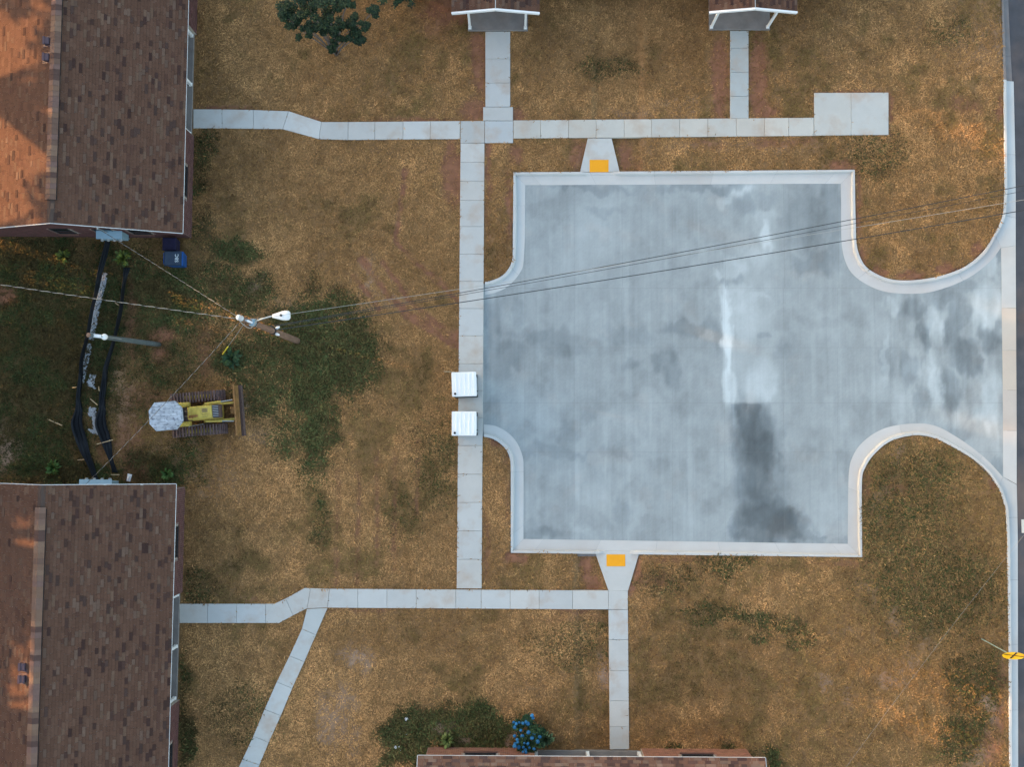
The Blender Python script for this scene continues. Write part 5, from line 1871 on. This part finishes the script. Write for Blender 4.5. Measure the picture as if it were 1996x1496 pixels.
# hydrangea with blue heads
random.seed(31)
hb = W(1034, 1438)
he = empty('hydrangea_bush', hb)
tag(he, 'hydrangea bush full of bright blue flower heads by the bottom house', 'bush')
hc = [((1010, 1415, .55), .30), ((1030, 1405, .7), .32), ((1042, 1425, .8), .35), ((1020, 1440, .7), .35), ((1045, 1445, .7), .35), ((1015, 1455, .55), .28), ((1032, 1460, .6), .3), ((1055, 1430, .55), .25)]
P = []
for p, r in hc:
    P += clump_points(W(*p) - hb, (r, r, r * .9), 300)
V, Qd, C = leaf_mesh(P, .095, [(.022, .055, .022), (.03, .075, .03), (.02, .045, .025), (.05, .10, .035)])
link('foliage', np_mesh('foliage', V, Qd, C), M['leaf'], he)
stm = MB()
for p, r in hc:
    stm.path([Vector((0, 0, -.05)), (W(*p) - hb) * .5 + Vector((0, 0, .1)), W(*p) - hb], [.02, .015, .008], 5)
stm.build('stem', M['bark'], he)
heads = [(1001, 1409), (1006, 1412), (1003, 1419), (1012, 1410), (1019, 1411), (1026, 1409), (1029, 1412), (1037, 1396), (1039, 1401), (1003, 1436), (1018, 1436), (1008, 1443), (1009, 1448), (1004, 1451), (1003, 1456), (1011, 1458), (1022, 1450), (1029, 1451), (1020, 1458), (1032, 1459), (1024, 1463), (1019, 1467), (1025, 1468), (1041, 1432), (1030, 1429), (1048, 1447), (1052, 1438), (1041, 1461), (1015, 1425), (1037, 1440)]
hm = MB()
nn = 10
for i in range(46):
    z = 1 - 2 * (i + .5) / 46
    rr = math.sqrt(1 - z * z)
    a = i * 2.39996
    d = Vector((rr * math.cos(a), rr * math.sin(a), z))
    t = d.orthogonal().normalized()
    u = d.cross(t)
    k = .030
    c = d * .082
    hm.add([c + t * k, c + u * k, c - t * k, c - u * k, c - d * .03], [(0, 1, 2, 3), (1, 0, 4), (2, 1, 4), (3, 2, 4), (0, 3, 4)])
hme = hm.mesh('flower_head')
hme.materials.append(M['hyd'])
for x, y in heads:
    z = .95 + random.uniform(-.1, .12)
    ob = bpy.data.objects.new('flower_head', hme)
    ob.parent = he
    ob.location = W(x, y, z) - hb
    s = random.uniform(.65, 1.25)
    ob.scale = (s, s, s * .85)
    ob.rotation_euler = (random.random(), random.random(), random.random() * 6)
    COL.objects.link(ob)


def rosette(name, px_, py_, label, r, n, cols, h, group=None, cat='plant'):
    o = W(px_, py_)
    V, Qd, C = [], [], []
    for i in range(n):
        a = random.uniform(0, 6.283)
        L = r * random.uniform(.5, 1.1)
        w = L * random.uniform(.10, .2)
        hh = h * random.uniform(.5, 1.2)
        d = Vector((math.cos(a), math.sin(a), 0))
        s = Vector((-math.sin(a), math.cos(a), 0))
        st = d * random.uniform(0, .25) * r
        i0 = len(V)
        V += [st, st + d * L * .35 + s * w + Vector((0, 0, hh * .8)), st + d * L * .7 + s * w * .8 + Vector((0, 0, hh)), st + d * L + Vector((0, 0, hh * .6)), st + d * L * .7 - s * w * .8 + Vector((0, 0, hh)), st + d * L * .35 - s * w + Vector((0, 0, hh * .8))]
        Qd += [(i0, i0 + 1, i0 + 5, i0 + 5), (i0 + 1, i0 + 2, i0 + 4, i0 + 5), (i0 + 2, i0 + 3, i0 + 4, i0 + 4)]
        c = random.choice(cols)
        k = random.uniform(.7, 1.3)
        C += [(c[0] * k, c[1] * k, c[2] * k)] * 6
    b = MB()
    b.v = [tuple(v) for v in V]
    b.f = [q if q[2] != q[3] else q[:3] for q in Qd]
    b.c = C
    ob = b.build(name, M['leaf'])
    ob.location = o
    tag(ob, label, cat, group)


LG = [(.16, .19, .05), (.20, .22, .07), (.12, .15, .04), (.08, .12, .035)]
rosette('garden_plant', 872, 1443, 'light green leafy plant in front of the bottom house wall', .36, 46, LG, .35)
rosette('garden_plant', 1062, 1440, 'pale green broad leaved plant against the right of the hydrangea', .42, 44, [(.10, .15, .07), (.13, .18, .09), (.07, .11, .05)], .45)
YG = [(.10, .12, .018), (.13, .15, .025), (.07, .09, .018), (.05, .075, .02)]
rosette('weed', 242, 505, 'yellow green weed under the upper left gable between the silt fences', .42, 60, YG, .4, 'weeds in the left yard')
rosette('weed', 126, 500, 'yellow green weed under the upper left gable, left of the silt fences', .36, 45, YG, .3, 'weeds in the left yard')
rosette('weed', 106, 912, 'bright green weed above the lower left roof', .38, 60, [(.04, .09, .02), (.06, .13, .03), (.05, .08, .02)], .35, 'weeds in the left yard')
rosette('weed', 327, 925, 'bright green weed near the top right corner of the lower left house', .30, 45, [(.04, .09, .02), (.06, .12, .03)], .3, 'weeds in the left yard')
rosette('weed', 452, 700, 'dark green weed clump under the guy wire', .5, 70, [(.02, .05, .02), (.03, .06, .025), (.04, .07, .02)], .35, 'weeds in the left yard')


def stones(px_, py_, rs, label):
    o = W(px_, py_)
    e = empty('white_stone', o)
    tag(e, label, 'stone')
    for dx, dy, r in rs:
        pts, n = [], 8
        for zz, rr in ((0, .9), (.35, 1.0), (.8, .75), (1.0, .35)):
            for q in range(n):
                a = 2 * math.pi * q / n
                k = random.uniform(.8, 1.15)
                pts.append((dx * .0254 + r * rr * k * math.cos(a), -dy * .0254 + r * rr * k * math.sin(a), zz * r * .9))
        f = [tuple(range(24, 32))]
        for q0 in (0, 8, 16):
            f += [(q0 + i, q0 + (i + 1) % 8, q0 + 8 + (i + 1) % 8, q0 + 8 + i) for i in range(8)]
        MB().add(pts, f).build('stone', M['stone'], e, True)


stones(792, 1402.5, [(0, 0, .10)], 'single white stone at the edge of the green bed')
stones(789, 1430, [(-2, -2, .05), (3, 2, .06), (-9, 1, .03)], 'two small white stones in the middle of the green bed')
stones(774, 1458, [(-3, 0, .08), (3, -1, .06), (7, 4, .06)], 'cluster of white stones in the lower left of the green bed')
stones(871, 1461, [(-2, 1, .05), (2, -1, .06)], 'white stones at the foot of the bottom house wall')
stones(297, 816, [(0, 0, .09)], 'white lump left of the bulldozer canopy')
o = W(252.5, 931.5, .04)
lt_ = MB().add([(-.13, -.16, .05), (.05, -.20, .04), (.15, .15, .06), (-.06, .2, .10), (0, 0, .12)], [(0, 1, 4), (1, 2, 4), (2, 3, 4), (3, 0, 4)]).build('paper_scrap', M['stone'])
lt_.location = o
lt_.modifiers.new('thickness', 'SOLIDIFY').thickness = .004
tag(lt_, 'crumpled white paper near the lower left house', 'litter')

# ------------------------------------------------------------------ trees west of the houses, out of view, crowns shaped for the shade and sun patches
random.seed(77)
WEST = [(-47, -30), (-46, -22), (-48, -14), (-46, -6), (-47, 2), (-46, 9.5), (-48, 16), (-47, 23), (-46, 30), (-48, 38), (-46, 46)]
for k, (x, y) in enumerate(WEST):
    base = Vector((x, y, 0))
    cl = []
    while len(cl) < 44:
        c = base + Vector((random.uniform(-2.6, 2.6), random.uniform(-4.6, 4.6), random.uniform(2.5, 18)))
        if 15.0 < c.y < 27.5 and 2.0 < c.z < 10.3:
            continue                    # crowns left open here so the low sun reaches the upper left roof
        if 4.5 < c.y < 9.5 and 9.2 < c.z < 12.8 and random.random() < .92:
            continue  # gap made for low sun on the lower right lawn
        if -12.5 < c.y < 3.5 and 2.0 < c.z < 10.3 and random.random() < .62:
            continue  # thinned so that some sun reaches the lower left roof
        cl.append((c, (1.6, 1.8, 1.5)))
    if 0 < y < 17:
        for i in range(22):  # filler clumps added to close sun leaks past the upper left house
            cl.append((Vector((x + random.uniform(-2, 2), random.uniform(5.5, 14.3), random.uniform(2.5, 9))), (1.4, 1.5, 1.3)))
    if 12 < y < 32 or -16 < y < 8:
        for i in range(9):  # filler clumps above the gaps, added to keep sun off the lot
            cl.append((base + Vector((random.uniform(-2, 2), -4 + i, 9.7 + random.uniform(-.2, .4))), (1.6, 1.5, .7)))
            cl.append((base + Vector((random.uniform(-2, 2), -4 + i, 10.9 + random.uniform(-.4, .4))), (1.6, 1.5, 1.0)))
    tree('oak_tree', base, cl, 'broad dark oak in the row west of the houses, beyond the left edge', .6, DK, 210, 'oaks west of the houses', trunk_r=.32, single=True)
